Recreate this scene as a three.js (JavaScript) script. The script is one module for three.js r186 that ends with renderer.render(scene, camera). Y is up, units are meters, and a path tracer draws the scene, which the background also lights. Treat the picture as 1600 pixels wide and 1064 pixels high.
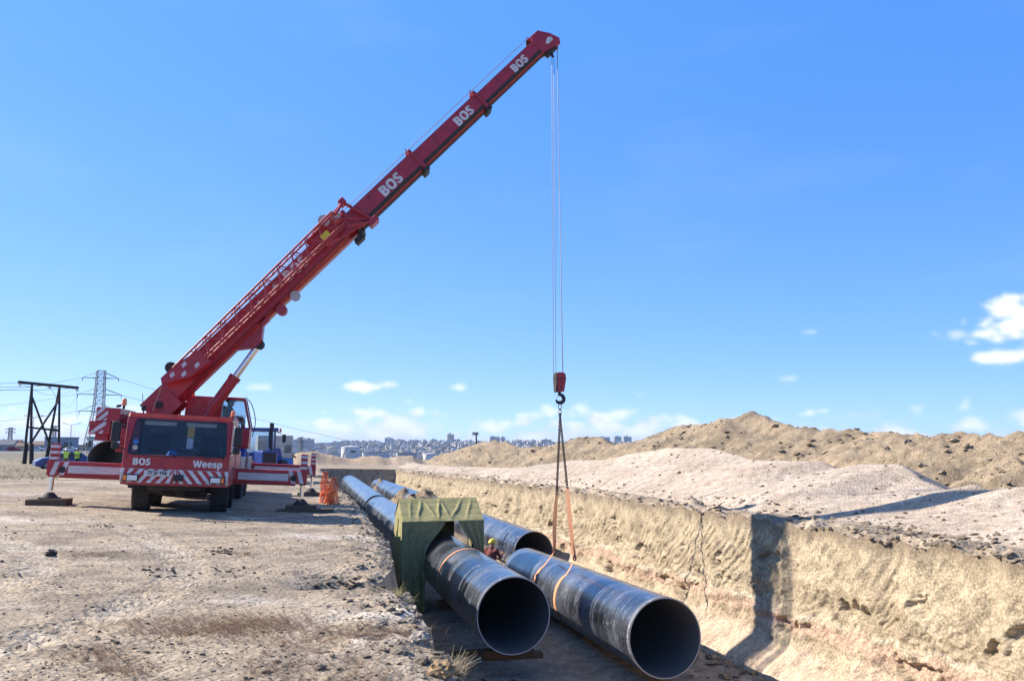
import * as THREE from 'three';
import { mergeGeometries } from 'three/addons/utils/BufferGeometryUtils.js';
import { RoundedBoxGeometry } from 'three/addons/geometries/RoundedBoxGeometry.js';
import { ImprovedNoise } from 'three/addons/math/ImprovedNoise.js';
import { FontLoader } from 'three/addons/loaders/FontLoader.js';
import { TextGeometry } from 'three/addons/geometries/TextGeometry.js';
import { Brush, Evaluator, SUBTRACTION } from 'three-bvh-csg';

// ---------------------------------------------------------------- camera, sky, sun, exposure
// World: x = to the right of the trench direction, y up, the trench runs away along -z.
const V3 = (x, y, z) => new THREE.Vector3(x, y, z);
const W = (x, y, d) => V3(x, y, -d);                 // d = metres along the trench, away from the camera
const scene = new THREE.Scene();
const CAMH = 1.65, FPX = 1250, YAW = Math.atan(322 / 1250), PITCH = Math.atan(166 / 1250);
const camera = new THREE.PerspectiveCamera(2 * Math.atan(532 / FPX) * 180 / Math.PI, 1600 / 1064, 0.1, 12000);
camera.position.set(0, CAMH, 0);
camera.rotation.order = 'YXZ';
camera.rotation.set(PITCH, -YAW, 0);
camera.updateMatrixWorld();
const renderer = new THREE.WebGLRenderer({ antialias: true });
renderer.setSize(1024, 680);
renderer.toneMapping = THREE.LinearToneMapping;
renderer.toneMappingExposure = 2.12;
renderer.shadowMap.enabled = true;

const sunDir = V3(-1.25, 1, -0.70).normalize();
const sun = new THREE.DirectionalLight(0xfff3e4, 4.6);
sun.position.copy(sunDir).multiplyScalar(150).add(V3(4, 0, -35));
sun.target.position.set(4, 0, -35);
sun.castShadow = true;
sun.shadow.camera.left = -70; sun.shadow.camera.right = 70; sun.shadow.camera.top = 70; sun.shadow.camera.bottom = -70;
sun.shadow.camera.near = 1; sun.shadow.camera.far = 400; sun.shadow.mapSize.set(4096, 4096);
scene.add(sun, sun.target);

// ---------------------------------------------------------------- noise and small maths
const PN = new ImprovedNoise();
let seed = 12345;
const rnd = () => { seed = (seed * 1664525 + 1013904223) >>> 0; return seed / 4294967296; };
const rr = (a, b) => a + (b - a) * rnd();
const clamp = (x, a, b) => Math.min(b, Math.max(a, x));
const ss = (a, b, x) => { const t = clamp((x - a) / (b - a), 0, 1); return t * t * (3 - 2 * t); };
const mix = (a, b, t) => a + (b - a) * t;
const n2 = (x, y, s = 0) => PN.noise(x, y, s * 7.31 + 0.5);
const fbm = (x, y, o = 4, s = 0) => { let a = 0, w = 0.5, f = 1; for (let i = 0; i < o; i++) { a += w * n2(x * f, y * f, s + i); w *= 0.5; f *= 2.03; } return a; };
const fbm3 = (x, y, z, o = 4) => { let a = 0, w = 0.5, f = 1; for (let i = 0; i < o; i++) { a += w * PN.noise(x * f, y * f, z * f + i * 3.7); w *= 0.5; f *= 2.03; } return a; };

{ // the sky: air and clouds, an equirectangular float texture
  const w = 2048, h = 1024, data = new Float32Array(w * h * 4);
  const S = sunDir;
  // cumulus: [azimuth right of the view axis in degrees, elevation, half width, half height, strength]
  const puffs = [[31.4, 7.1, 1.7, 1.0, 1.25], [32.3, 8.0, 1.2, 1.0, 1.2], [33.4, 7.6, 1.4, 1.3, 1.2], [29.0, 7.0, 1.4, 0.4, 0.7], [31.7, 5.4, 1.5, 0.6, 0.95], [33.4, 5.6, 1.2, 0.6, 0.9], [32.6, 2.0, 0.9, 0.35, 0.8],
    [-10.6, 4.1, 1.5, 0.45, 0.9], [-8.8, 4.3, 1.0, 0.3, 0.6], [-3.6, 4.2, 0.9, 0.4, 0.75], [-17.5, 4.0, 1.1, 0.25, 0.5], [-6.8, 2.2, 0.8, 0.5, 0.8], [6.1, 1.9, 1.2, 0.6, 1], [9.5, 1.7, 1.2, 0.5, 1],
    [0.9, 1.6, 1.0, 0.5, 0.8], [-1.9, 1.4, 1.6, 0.5, 0.7], [24, 2.0, 1.3, 0.4, 0.6], [20.5, 7.6, 0.6, 0.15, 0.4], [19, 4.6, 0.8, 0.25, 0.35]];
  for (let j = 0; j < h; j++) {
    const el = ((j + 0.5) / h - 0.5) * Math.PI, ce = Math.cos(el), y = Math.sin(el), eld = el * 180 / Math.PI;
    for (let i = 0; i < w; i++) {
      const a = ((i + 0.5) / w - 0.5) * 2 * Math.PI, x = Math.cos(a) * ce, z = Math.sin(a) * ce;
      const mu = x * S.x + y * S.y + z * S.z, up = Math.max(0, y);
      const t = Math.pow(1 - up, 5.0);                        // haze towards the horizon
      const t2 = Math.pow(1 - up, 22);
      let r = mix(0.046, 0.215, t), g = mix(0.166, 0.415, t), b = mix(0.50, 0.69, t);
      r = mix(r, 0.40, t2 * 0.8); g = mix(g, 0.51, t2 * 0.8); b = mix(b, 0.64, t2 * 0.8);
      const gl = Math.pow(Math.max(0, mu * 0.5 + 0.5), 3.2);  // brighter towards the sun
      r *= 0.8 + 1.0 * gl; g *= 0.86 + 0.58 * gl; b *= 0.93 + 0.25 * gl;
      const au = Math.pow(Math.max(0, mu), 60); r += au * 0.5; g += au * 0.5; b += au * 0.45;
      if (y > -0.02 && eld < 60) {
        let az = Math.atan2(x, -z) * 180 / Math.PI - YAW * 180 / Math.PI; if (az < -180) az += 360;
        const low = eld < 13, wn = low ? fbm3(x * 26, y * 60, z * 26, 5) : 0, wf = low ? fbm3(x * 70, y * 130, z * 70, 4) : 0;
        // a low bank of cumulus all along the horizon
        const top = low ? 2.3 + 3.4 * fbm3(x * 5, 0.3, z * 5, 3) + 0.7 * fbm3(x * 2, 0.9, z * 2, 2) : -9;
        let c = ss(0.05, 0.9, (top - eld) * 0.55 + wn * 2.3 + wf * 0.7 - 0.12) * ss(-1.5, 0.6, eld) * 0.78;
        if (low && Math.abs(az) < 40) for (const [pa, pe, pw, ph, ps] of puffs) {
          const dx = (az - pa) / pw, dy = (eld - pe) / (eld < pe ? ph * 0.7 : ph), q = dx * dx + dy * dy;
          if (q < 6) c = Math.max(c, ps * ss(-0.1, 1.15, 1.0 - q + wn * 2.2 + wf * 1.5));
        }
        const wisp = 0.6 * ss(0.02, 0.5, fbm3(x * 4 + 3, y * 14, z * 4, 5)) * ss(2, 14, eld) * ss(60, 30, eld) * 0.06;
        c = clamp(Math.max(c, wisp), 0, 1);
        const lit = clamp(0.78 + wn * 0.55 + 0.05 * eld, 0.55, 1.0);
        r = mix(r, 0.53 * lit, c); g = mix(g, 0.55 * lit, c); b = mix(b, 0.59 * (0.25 + 0.75 * lit), c);
      } else { r = 0.20; g = 0.18; b = 0.15; }
      const k = (j * w + i) * 4; data[k] = r; data[k + 1] = g; data[k + 2] = b; data[k + 3] = 1;
    }
  }
  const tex = new THREE.DataTexture(data, w, h, THREE.RGBAFormat, THREE.FloatType);
  tex.mapping = THREE.EquirectangularReflectionMapping; tex.magFilter = THREE.LinearFilter; tex.minFilter = THREE.LinearFilter;
  tex.colorSpace = THREE.LinearSRGBColorSpace; tex.needsUpdate = true;
  scene.background = tex; scene.environment = tex;
}
scene.fog = new THREE.FogExp2(0xa9c3e6, 0.0001);

// ---------------------------------------------------------------- pixel -> place (a pixel is only a direction)
const ray = (px, py) => V3((px - 800) / FPX, (532 - py) / FPX, -1).applyQuaternion(camera.quaternion).normalize();
const atD = (px, py, d) => { const r = ray(px, py); return r.multiplyScalar(d / -r.z).add(camera.position); };   // at trench distance d
const atX = (px, py, x) => { const r = ray(px, py); return r.multiplyScalar(x / r.x).add(camera.position); };
const atY = (px, py, y) => { const r = ray(px, py); return r.multiplyScalar((y - CAMH) / r.y).add(camera.position); };
const table = (pts) => {                                  // piecewise linear table of [key, value...]
  pts = pts.slice().sort((a, b) => a[0] - b[0]);
  return (k, c = 1) => {
    if (k <= pts[0][0]) return pts[0][c];
    for (let i = 1; i < pts.length; i++) if (k <= pts[i][0]) { const t = (k - pts[i - 1][0]) / (pts[i][0] - pts[i - 1][0] || 1); return mix(pts[i - 1][c], pts[i][c], t * t * (3 - 2 * t) * 0.5 + t * 0.5); }
    return pts[pts.length - 1][c];
  };
};

// ---------------------------------------------------------------- scene bookkeeping
const taken = {};
const numbered = (n) => { const k = taken[n] = (taken[n] ?? -1) + 1; return k ? n + '_' + String(k).padStart(3, '0') : n; };
function tag(o, label, category, group, kind) { o.userData.label = label; if (category) o.userData.category = category; if (group) o.userData.group = group; if (kind) o.userData.kind = kind; return o; }
function shade(o) { o.castShadow = true; o.receiveShadow = true; return o; }
function thing(name, label, category, pos, group) { const g = new THREE.Group(); g.name = numbered(name); if (pos) g.position.copy(pos); scene.add(g); return tag(g, label, category, group); }
function solo(name, geo, mat, label, category, group, kind) { const m = shade(new THREE.Mesh(Array.isArray(geo) ? merge(geo) : geo, mat)); m.name = numbered(name); scene.add(m); return tag(m, label, category, group, kind); }
function part(parent, name, geo, mat, label) { const m = shade(new THREE.Mesh(Array.isArray(geo) ? merge(geo) : geo, mat)); m.name = name; parent.add(m); if (label) m.userData.label = label; return m; }
function merge(list) {
  const gs = list.map((g) => { g = g.index ? g.toNonIndexed() : g; for (const k of Object.keys(g.attributes)) if (!['position', 'normal', 'uv'].includes(k)) g.deleteAttribute(k); if (!g.attributes.uv) g.setAttribute('uv', new THREE.BufferAttribute(new Float32Array(g.attributes.position.count * 2), 2)); g.morphAttributes = {}; return g; });
  return mergeGeometries(gs, false);
}
// ---------------------------------------------------------------- shapes
const bx = (x0, x1, y0, y1, z0, z1, r = 0) => {
  const w = Math.abs(x1 - x0), h = Math.abs(y1 - y0), d = Math.abs(z1 - z0);
  const g = r ? new RoundedBoxGeometry(w, h, d, 2, Math.min(r, w / 2.01, h / 2.01, d / 2.01)) : new THREE.BoxGeometry(w, h, d);
  return g.translate((x0 + x1) / 2, (y0 + y1) / 2, (z0 + z1) / 2);
};
const align = (g, p, q, upv = V3(0, 1, 0)) => {           // geometry built along +y, centred -> from p to q
  const d = q.clone().sub(p), L = d.length(), y = d.clone().normalize();
  let x = new THREE.Vector3().crossVectors(upv, y); if (x.lengthSq() < 1e-6) x = new THREE.Vector3().crossVectors(V3(0, 0, 1), y); x.normalize();
  const z = new THREE.Vector3().crossVectors(x, y);
  const m = new THREE.Matrix4().makeBasis(x, y, z).setPosition(p.clone().add(q).multiplyScalar(0.5));
  return g.applyMatrix4(m);
};
const rod = (p, q, r, r2 = r, n = 8) => align(new THREE.CylinderGeometry(r2, r, p.distanceTo(q), n), p, q);
const beam = (p, q, w, h, up = V3(0, 1, 0)) => align(new THREE.BoxGeometry(w, p.distanceTo(q), h), p, q, up);
const disc = (c, axis, r, w, n = 24) => { const a = axis.clone().normalize().multiplyScalar(w / 2); return rod(c.clone().sub(a), c.clone().add(a), r, r, n); };
const tube = (pts, r, n = 32, k = 6, closed = false) => new THREE.TubeGeometry(new THREE.CatmullRomCurve3(pts, closed), n, r, k, closed);
const extr = (pts, depth, bevel = 0) => {                 // polygon in xy, extruded along +z from 0
  const s = new THREE.Shape(pts.map((p) => new THREE.Vector2(p[0], p[1])));
  return new THREE.ExtrudeGeometry(s, { depth, bevelEnabled: bevel > 0, bevelSize: bevel, bevelThickness: bevel, bevelSegments: 2, curveSegments: 8 });
};
const rrect = (x0, y0, x1, y1, r) => { const s = new THREE.Shape(); s.moveTo(x0 + r, y0); s.lineTo(x1 - r, y0); s.quadraticCurveTo(x1, y0, x1, y0 + r); s.lineTo(x1, y1 - r); s.quadraticCurveTo(x1, y1, x1 - r, y1); s.lineTo(x0 + r, y1); s.quadraticCurveTo(x0, y1, x0, y1 - r); s.lineTo(x0, y0 + r); s.quadraticCurveTo(x0, y0, x0 + r, y0); return s; };
function grid(nu, nv, f, colf) {                          // f(u index, v index) -> [x,y,z,u,v]
  const pos = new Float32Array(nu * nv * 3), uv = new Float32Array(nu * nv * 2), col = colf ? new Float32Array(nu * nv * 3) : null;
  for (let j = 0; j < nv; j++) for (let i = 0; i < nu; i++) {
    const k = j * nu + i, p = f(i, j); pos.set([p[0], p[1], p[2]], k * 3); uv.set([p[3], p[4]], k * 2);
    if (col) col.set(colf(p[0], p[1], p[2], i, j), k * 3);
  }
  const idx = new Uint32Array((nu - 1) * (nv - 1) * 6); let o = 0;
  for (let j = 0; j < nv - 1; j++) for (let i = 0; i < nu - 1; i++) { const a = j * nu + i, b = a + 1, c = a + nu, d = c + 1; idx.set([a, b, c, b, d, c], o); o += 6; }
  const g = new THREE.BufferGeometry();
  g.setAttribute('position', new THREE.BufferAttribute(pos, 3)); g.setAttribute('uv', new THREE.BufferAttribute(uv, 2));
  if (col) g.setAttribute('color', new THREE.BufferAttribute(col, 3));
  g.setIndex(new THREE.BufferAttribute(idx, 1)); g.computeVertexNormals(); return g;
}
// surface nets: one continuous skin round a distance field
function skin(sdf, lo, hi, cell) {
  const nx = Math.ceil((hi.x - lo.x) / cell) + 1, ny = Math.ceil((hi.y - lo.y) / cell) + 1, nz = Math.ceil((hi.z - lo.z) / cell) + 1;
  const f = new Float32Array(nx * ny * nz), id = (i, j, k) => (k * ny + j) * nx + i;
  for (let k = 0; k < nz; k++) for (let j = 0; j < ny; j++) for (let i = 0; i < nx; i++) f[id(i, j, k)] = sdf(lo.x + i * cell, lo.y + j * cell, lo.z + k * cell);
  const vi = new Int32Array(nx * ny * nz).fill(-1), P = [], I = [];
  for (let k = 0; k < nz - 1; k++) for (let j = 0; j < ny - 1; j++) for (let i = 0; i < nx - 1; i++) {
    let n = 0, sx = 0, sy = 0, sz = 0;
    const e = (a, b, c, d, g, h) => { const u = f[id(i + a, j + b, k + c)], v = f[id(i + d, j + g, k + h)]; if ((u < 0) !== (v < 0)) { const t = u / (u - v); sx += a + (d - a) * t; sy += b + (g - b) * t; sz += c + (h - c) * t; n++; } };
    for (const a of [0, 1]) for (const b of [0, 1]) { e(0, a, b, 1, a, b); e(a, 0, b, a, 1, b); e(a, b, 0, a, b, 1); }
    if (n) { vi[id(i, j, k)] = P.length / 3; P.push(lo.x + (i + sx / n) * cell, lo.y + (j + sy / n) * cell, lo.z + (k + sz / n) * cell); }
  }
  const quad = (a, b, c, d, flip) => { if (a < 0 || b < 0 || c < 0 || d < 0) return; if (flip) I.push(a, c, b, b, c, d); else I.push(a, b, c, b, d, c); };
  for (let k = 1; k < nz - 1; k++) for (let j = 1; j < ny - 1; j++) for (let i = 1; i < nx - 1; i++) {
    const s = f[id(i, j, k)] < 0;
    if (s !== f[id(i + 1, j, k)] < 0) quad(vi[id(i, j - 1, k - 1)], vi[id(i, j, k - 1)], vi[id(i, j - 1, k)], vi[id(i, j, k)], !s);
    if (s !== f[id(i, j + 1, k)] < 0) quad(vi[id(i - 1, j, k - 1)], vi[id(i, j, k - 1)], vi[id(i - 1, j, k)], vi[id(i, j, k)], s);
    if (s !== f[id(i, j, k + 1)] < 0) quad(vi[id(i - 1, j - 1, k)], vi[id(i, j - 1, k)], vi[id(i - 1, j, k)], vi[id(i, j, k)], !s);
  }
  const g = new THREE.BufferGeometry(); g.setAttribute('position', new THREE.Float32BufferAttribute(P, 3)); g.setIndex(I); g.computeVertexNormals(); return g;
}

// ---------------------------------------------------------------- textures and materials
function noiseTex(size, fn, srgb) {                       // tiling grey texture, fn(x, y in 0..1) -> 0..1 or [r,g,b]
  const d = new Uint8Array(size * size * 4);
  for (let j = 0; j < size; j++) for (let i = 0; i < size; i++) { const v = fn(i / size, j / size), k = (j * size + i) * 4; const a = Array.isArray(v) ? v : [v, v, v]; d[k] = clamp(a[0], 0, 1) * 255; d[k + 1] = clamp(a[1], 0, 1) * 255; d[k + 2] = clamp(a[2], 0, 1) * 255; d[k + 3] = 255; }
  const t = new THREE.DataTexture(d, size, size); t.wrapS = t.wrapT = THREE.RepeatWrapping; t.magFilter = THREE.LinearFilter; t.minFilter = THREE.LinearMipmapLinearFilter; t.generateMipmaps = true;
  if (srgb) t.colorSpace = THREE.SRGBColorSpace; t.needsUpdate = true; return t;
}
const tile = (x, y, f, o, s) => {                         // tiling fbm on a torus-like blend
  const u = ss(0.78, 1, x), v = ss(0.78, 1, y), q = (i, j) => fbm((x - i) * f, (y - j) * f, o, s);
  const top = u ? mix(q(0, 0), q(1, 0), u) : q(0, 0); if (!v) return top;
  return mix(top, u ? mix(q(0, 1), q(1, 1), u) : q(0, 1), v);
};
const soilMap = noiseTex(1024, (x, y) => { const n = tile(x, y, 9, 5, 1), m = tile(x, y, 60, 3, 4), v = 0.88 + n * 0.30 + m * 0.5; return [v, v * 0.985, v * 0.965]; }, true);
const soilBump = noiseTex(1024, (x, y) => 0.5 + tile(x, y, 12, 4, 2) * 0.5 + tile(x, y, 55, 3, 6) * 0.75);
const M = {};
const std = (o) => new THREE.MeshStandardMaterial(o), phy = (o) => new THREE.MeshPhysicalMaterial(o);
const lin = (r, g, b) => new THREE.Color().setRGB(r, g, b);
M.soil = std({ vertexColors: true, map: soilMap, bumpMap: soilBump, bumpScale: 0.026, roughness: 1 });
const clayBump = noiseTex(1024, (x, y) => { const q = tile(x + y * 0.35, y * 0.55, 14, 4, 31), r = 1 - Math.abs(tile(x, y, 9, 4, 37)) * 3.2, t = tile(x, y, 50, 3, 33); return 0.45 + q * 0.55 + t * 0.35 - 0.12 * ss(0.86, 1, r); });
M.clay = std({ vertexColors: true, map: soilMap, bumpMap: clayBump, bumpScale: 0.04, roughness: 1 });
const dustMap = noiseTex(512, (x, y) => { const n = tile(x, y, 6, 5, 9), m = tile(x, y, 40, 3, 3), v = 0.9 + n * 0.22 + m * 0.12; return [v, v, v]; }, true);
const dustRough = noiseTex(512, (x, y) => 0.55 + tile(x, y, 7, 5, 12) * 0.5);
const paintMap = noiseTex(512, (x, y) => { const n = tile(x, y, 5, 5, 19), st = tile(x * 6, y * 0.5, 6, 4, 23), sp = tile(x, y, 45, 3, 29), ch = sp > 0.30 ? -0.35 : 0, d = clamp(0.5 * n + 0.5 * Math.max(0, st) + 0.1, 0, 0.5); return [0.92 + n * 0.25 + ch, 0.86 + n * 0.2 + d * 0.3 + ch, 0.86 + n * 0.2 + d * 0.25 + ch]; }, true);
M.red = phy({ color: lin(0.43, 0.013, 0.026), map: paintMap, roughness: 0.72, roughnessMap: dustRough, clearcoat: 0.25, clearcoatRoughness: 0.35 });
M.jib = std({ color: lin(0.46, 0.06, 0.06), map: paintMap, roughness: 0.45 });
M.redDull = std({ color: lin(0.26, 0.014, 0.02), map: dustMap, roughness: 0.7 });
M.white = std({ color: lin(0.72, 0.72, 0.70), map: dustMap, roughness: 0.55 });
M.black = std({ color: lin(0.018, 0.018, 0.02), roughness: 0.6 });
M.dark = std({ color: lin(0.045, 0.04, 0.035), map: dustMap, roughness: 0.8 });
M.under = std({ color: lin(0.05, 0.036, 0.025), map: dustMap, roughness: 0.75 });
M.rubber = std({ color: lin(0.05, 0.045, 0.04), map: dustMap, roughness: 0.95 });
M.chrome = std({ color: lin(0.75, 0.76, 0.78), metalness: 1, roughness: 0.22 });
M.steel = std({ color: lin(0.32, 0.32, 0.33), map: dustMap, metalness: 0.7, roughness: 0.5 });
M.galv = std({ color: lin(0.30, 0.31, 0.32), map: dustMap, metalness: 0.2, roughness: 0.6 });
M.glass = phy({ color: lin(0.62, 0.72, 0.80), transmission: 1, thickness: 0, roughness: 0.03, ior: 1.5 });
M.lamp = phy({ color: lin(0.75, 0.76, 0.74), roughness: 0.15, clearcoat: 1 });
M.amber = phy({ color: lin(0.85, 0.20, 0.015), roughness: 0.25, clearcoat: 1 });
M.blue = phy({ color: lin(0.012, 0.04, 0.20), roughness: 0.4, clearcoat: 0.5 });
M.blue2 = std({ color: lin(0.03, 0.17, 0.48), roughness: 0.5 });
M.cream = std({ color: lin(0.55, 0.53, 0.47), map: dustMap, roughness: 0.6 });
const woodMap = noiseTex(256, (x, y) => { const v = 0.7 + 0.3 * tile(x, y * 0.3, 24, 3, 5) + 0.3 * tile(x, y, 5, 3, 2); return [v, v * 0.92, v * 0.82]; }, true);
M.wood = std({ color: lin(0.30, 0.21, 0.13), map: woodMap, roughness: 0.9 });
M.woodGrey = std({ color: lin(0.24, 0.21, 0.17), map: woodMap, roughness: 0.95 });
M.rope = std({ color: lin(0.28, 0.28, 0.29), metalness: 0.6, roughness: 0.5 });
M.chain = std({ color: lin(0.06, 0.045, 0.035), metalness: 0.5, roughness: 0.6 });
M.sling = std({ color: lin(0.60, 0.27, 0.14), roughness: 0.9, side: THREE.DoubleSide });

// ---------------------------------------------------------------- terrain
const HZ = 86;                                            // the trench ends here
const eLbase = table([[-20, 1.0], [0, 1.05], [6, 1.15], [10, 1.30], [14, 1.5], [19, 1.7], [26, 1.75], [40, 1.6], [60, 1.55], [86, 1.5]]);
const eL = (d) => eLbase(d) + 0.16 * fbm(d * 0.7, 3.3, 3, 2) * ss(0, 3, d) + 0.10 * n2(d * 2.6, 1.1) + 0.05 * n2(d * 6, 5.1) + 0.55 * Math.exp(-Math.pow((d - 11.4) / 0.9, 2)) * -1;
const eRbase = table([[-20, 12.4], [10, 12.2], [20, 12.1], [35, 11.7], [50, 10.9], [86, 9.6]]);
const eR = (d) => eRbase(d) + 0.25 * fbm(d * 0.35, 9.3, 3, 5) + 0.12 * n2(d * 1.7, 4.4);
const valley = (x, d) => d < 140 ? 0 : (8 * ss(140, 380, d) + 20 * ss(500, 1700, d)) * ss(-0.13, -0.05, x / d);
const gBaseL = (x, d) => -valley(x, d) - 0.05 * (clamp(x, -9, 2) + 2.4 * ss(2, 14, d)) * (1 - ss(26, 60, d)) * mix(0.6, 1, ss(3, 14, d)) - mix(0.22, 0.6, ss(-26, -4, x)) * ss(30, 85, d);
const gBaseR = (x, d) => -valley(x, d) - 0.28 - 0.45 * ss(30, 85, d);
const tracks = [[[-9, 4], [-4.6, 7.5], [-3.4, 10], [-3.6, 13], [-6, 17]], [[-8, 2.5], [-3.0, 6.5], [-1.7, 9.5], [-1.7, 13], [-3.5, 18]]].map((l) => new THREE.SplineCurve(l.map((p) => new THREE.Vector2(...p))).getSpacedPoints(40));
const trackLen = tracks.map((t) => { let a = 0; return t.map((p, i) => (a += i ? p.distanceTo(t[i - 1]) : 0)); });
function trackAt(x, d) {                                  // [distance off the nearest track, metres along it, side]
  let best = 9, al = 0, sd = 0; if (x < -10 || x > 0.5) return [9, 0, 0];
  tracks.forEach((t, k) => { for (let i = 0; i + 1 < t.length; i++) { const p = t[i], vx = t[i + 1].x - p.x, vy = t[i + 1].y - p.y, L2 = vx * vx + vy * vy, u = clamp(((x - p.x) * vx + (d - p.y) * vy) / L2, 0, 1), ex = x - p.x - u * vx, ey = d - p.y - u * vy, q = ex * ex + ey * ey; if (q < best * best) { best = Math.sqrt(q); al = trackLen[k][i] + u * Math.sqrt(L2); sd = (ex * vy - ey * vx) / Math.sqrt(L2); } } });
  return [best, al, sd];
}
function heaps(x, d) {                                    // low spoil heaps that cross beyond the end of the trench
  if (d < 92 || d > 125) return 0;
  const c = 106 + 3 * n2(x * 0.11, 8.1), top = (1.45 + 0.9 * n2(x * 0.16, 2.2) + 0.5 * n2(x * 0.5, 7.7)) * ss(-14, -8, x) * ss(18, 13, x);
  return Math.max(0, top - Math.abs(d - c) * 0.42) * (1 + 0.3 * fbm(x * 0.8, d * 0.8, 3));
}
function gL(x, d) {
  let y = gBaseL(x, d) + heaps(x, d);
  const far = ss(90, 30, d);
  y += 0.10 * fbm(x * 0.22, d * 0.22, 3, 1) + far * (0.05 * fbm(x * 0.9, d * 0.9, 3, 4));
  if (d < 45 && x > -25) {
    const rough = 0.55 + 0.9 * ss(-0.1, 0.35, fbm(x * 0.35, d * 0.35, 2, 7)) + 0.9 * ss(1.2, 0, Math.abs(x - eL(d)));
    y += rough * (0.022 * fbm(x * 3.1, d * 3.1, 3, 3) + 0.010 * Math.max(0, n2(x * 7, d * 7, 2)) + 0.006 * n2(x * 13, d * 13, 3));
    if (d < 20 && x < 1) { const [q, al, sd] = trackAt(x, d); if (q < 0.5) { const w = ss(0.34, 0.24, q); y += w * (-0.018 + 0.028 * Math.sin((al + Math.abs(sd) * 0.8) * 25) * ss(0, 0.06, q) * (0.5 + 0.5 * ss(-0.2, 0.2, n2(al * 0.5, 2.2)))) + 0.006 * ss(0.5, 0.38, q) * ss(0.28, 0.36, q); } }
  }
  const e = eL(d), q = e - x;                             // crumbled lip of the trench
  if (d < HZ + 2 && q < 1.6 && q > -0.1) y += 0.08 * ss(1.6, 0.4, q) * (0.3 + 1.4 * fbm(x * 1.9, d * 1.9, 4, 8)) - 0.06 * ss(0.2, 0, q);
  y -= 0.40 * Math.exp(-(Math.pow((x - 0.55) / 0.55, 2) + Math.pow((d - 11.6) / 0.75, 2)));   // a slumped hollow at the lip
  return y;
}
// crest lines of the sand and of the earth ridge, from their outlines
const lineOf = (pix, xf) => table(pix.map(([px, py, x]) => { const p = atX(px, py, x); return [-p.z, p.y, x]; }));
const sandLine = lineOf([[1640, 764, 18], [1600, 760, 18], [1543, 766, 18], [1526, 757, 18], [1492, 766, 18.3], [1451, 752, 18.3], [1405, 725, 18.5], [1342, 725, 18.5], [1305, 732, 18.5], [1284, 721, 18.5], [1188, 719, 18.5], [1142, 709, 18.5], [1104, 700, 18.5], [1050, 700, 18.3], [996, 708, 18], [942, 719, 17.5], [889, 719, 17], [848, 725, 16.5], [808, 731, 16], [760, 730, 15], [709, 729, 14], [663, 726, 13.5]]);
const ridgeLine = lineOf([[1660, 668, 27], [1600, 674, 27], [1560, 682, 27], [1500, 676, 27], [1450, 681, 27], [1400, 677, 27], [1350, 673, 27], [1310, 672, 27], [1250, 668, 27], [1215, 660, 27], [1175, 645, 27], [1140, 656, 27], [1090, 663, 27], [1060, 668, 27], [1020, 682, 26.5], [985, 692, 26], [960, 696, 26], [935, 684, 26], [912, 684, 25.5], [890, 690, 25], [850, 699, 24], [815, 700, 23], [790, 692, 22], [768, 689, 21.5], [745, 693, 21], [720, 702, 20], [690, 712, 19], [672, 722, 18]]);
function gR(x, d) {
  const e = eR(d), base = gBaseR(x, d) + heaps(x, d) + 0.08 * fbm(x * 0.3, d * 0.3, 3, 2);
  const fade = ss(150, 105, d);
  const ys = sandLine(d, 1), xs = sandLine(d, 2) + 0.9 * fbm(d * 0.21, 1.7, 2, 3), x0 = e + 0.9 + 0.5 * n2(d * 0.3, 6.6);
  let sand = base - 1;
  if (x < xs) { const t = clamp((x - x0) / (xs - x0), 0, 1); sand = mix(base - 0.05, ys, Math.pow(t, 0.92)) + 0.26 * n2(d * 0.36 + x * 0.16, x * 0.12, 3) * Math.sin(Math.PI * t) * 1.6 - 0.42 * ss(-0.2, 0.2, n2(d * 0.09, x * 0.1, 12)) * Math.pow(Math.abs(Math.sin(d * 0.62 + x * 0.22 + 2 * n2(d * 0.13, x * 0.1, 9))), 5) * Math.sin(Math.PI * t); if (x < x0) sand = base - 0.02; }
  else sand = ys - (x - xs) * 0.42;
  sand += 0.02 * fbm(x * 2.2, d * 2.2, 3, 5);
  sand = mix(base - 1, sand, fade);
  const yr = ridgeLine(d, 1), xr = ridgeLine(d, 2) + 1.4 * fbm(d * 0.16, 5.2, 2, 4), q = x - xr;
  let rid = yr - (q < 0 ? Math.pow(-q, 1.06) * 0.40 : q * 0.5) - 0.10 + 0.12 * Math.exp(-q * q);
  const rn = fbm(x * 0.5, d * 0.5, 4, 11);
  rid += 0.28 * (0.3 - Math.abs(fbm(x * 0.55 + 0.3 * d, d * 0.45, 4, 27)) * 2.2) * ss(0, 2.5, Math.abs(q)) + 0.55 * rn * ss(0, 3, Math.abs(q) + 0.8) + 0.22 * Math.max(0, fbm(x * 1.7, d * 1.7, 3, 15)) + 0.16 * Math.max(-0.1, n2(x * 3.2, d * 3.2, 2)) + 0.07 * n2(x * 7, d * 7, 4) + 0.16 * n2(d * 1.3, 9.9) ;
  rid = mix(base - 1, rid, ss(190, 120, d));
  let y = Math.max(base, sand), kind = sand > base + 0.01 ? 1 : 0;
  if (rid > y) { y = rid; kind = 2; }
  if (kind === 0) y += 0.06 * Math.max(0, fbm(x * 2.4, d * 2.4, 3, 3)) ;
  const lip = x - e; if (lip < 1.3 && lip > -0.1 && d < HZ + 1) y += 0.20 * ss(1.3, 0.3, lip) * Math.max(-0.1, fbm(x * 1.9, d * 1.9, 4, 6)) * 2 - 0.07 * ss(0.25, 0, lip);
  return [y, kind];
}
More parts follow.
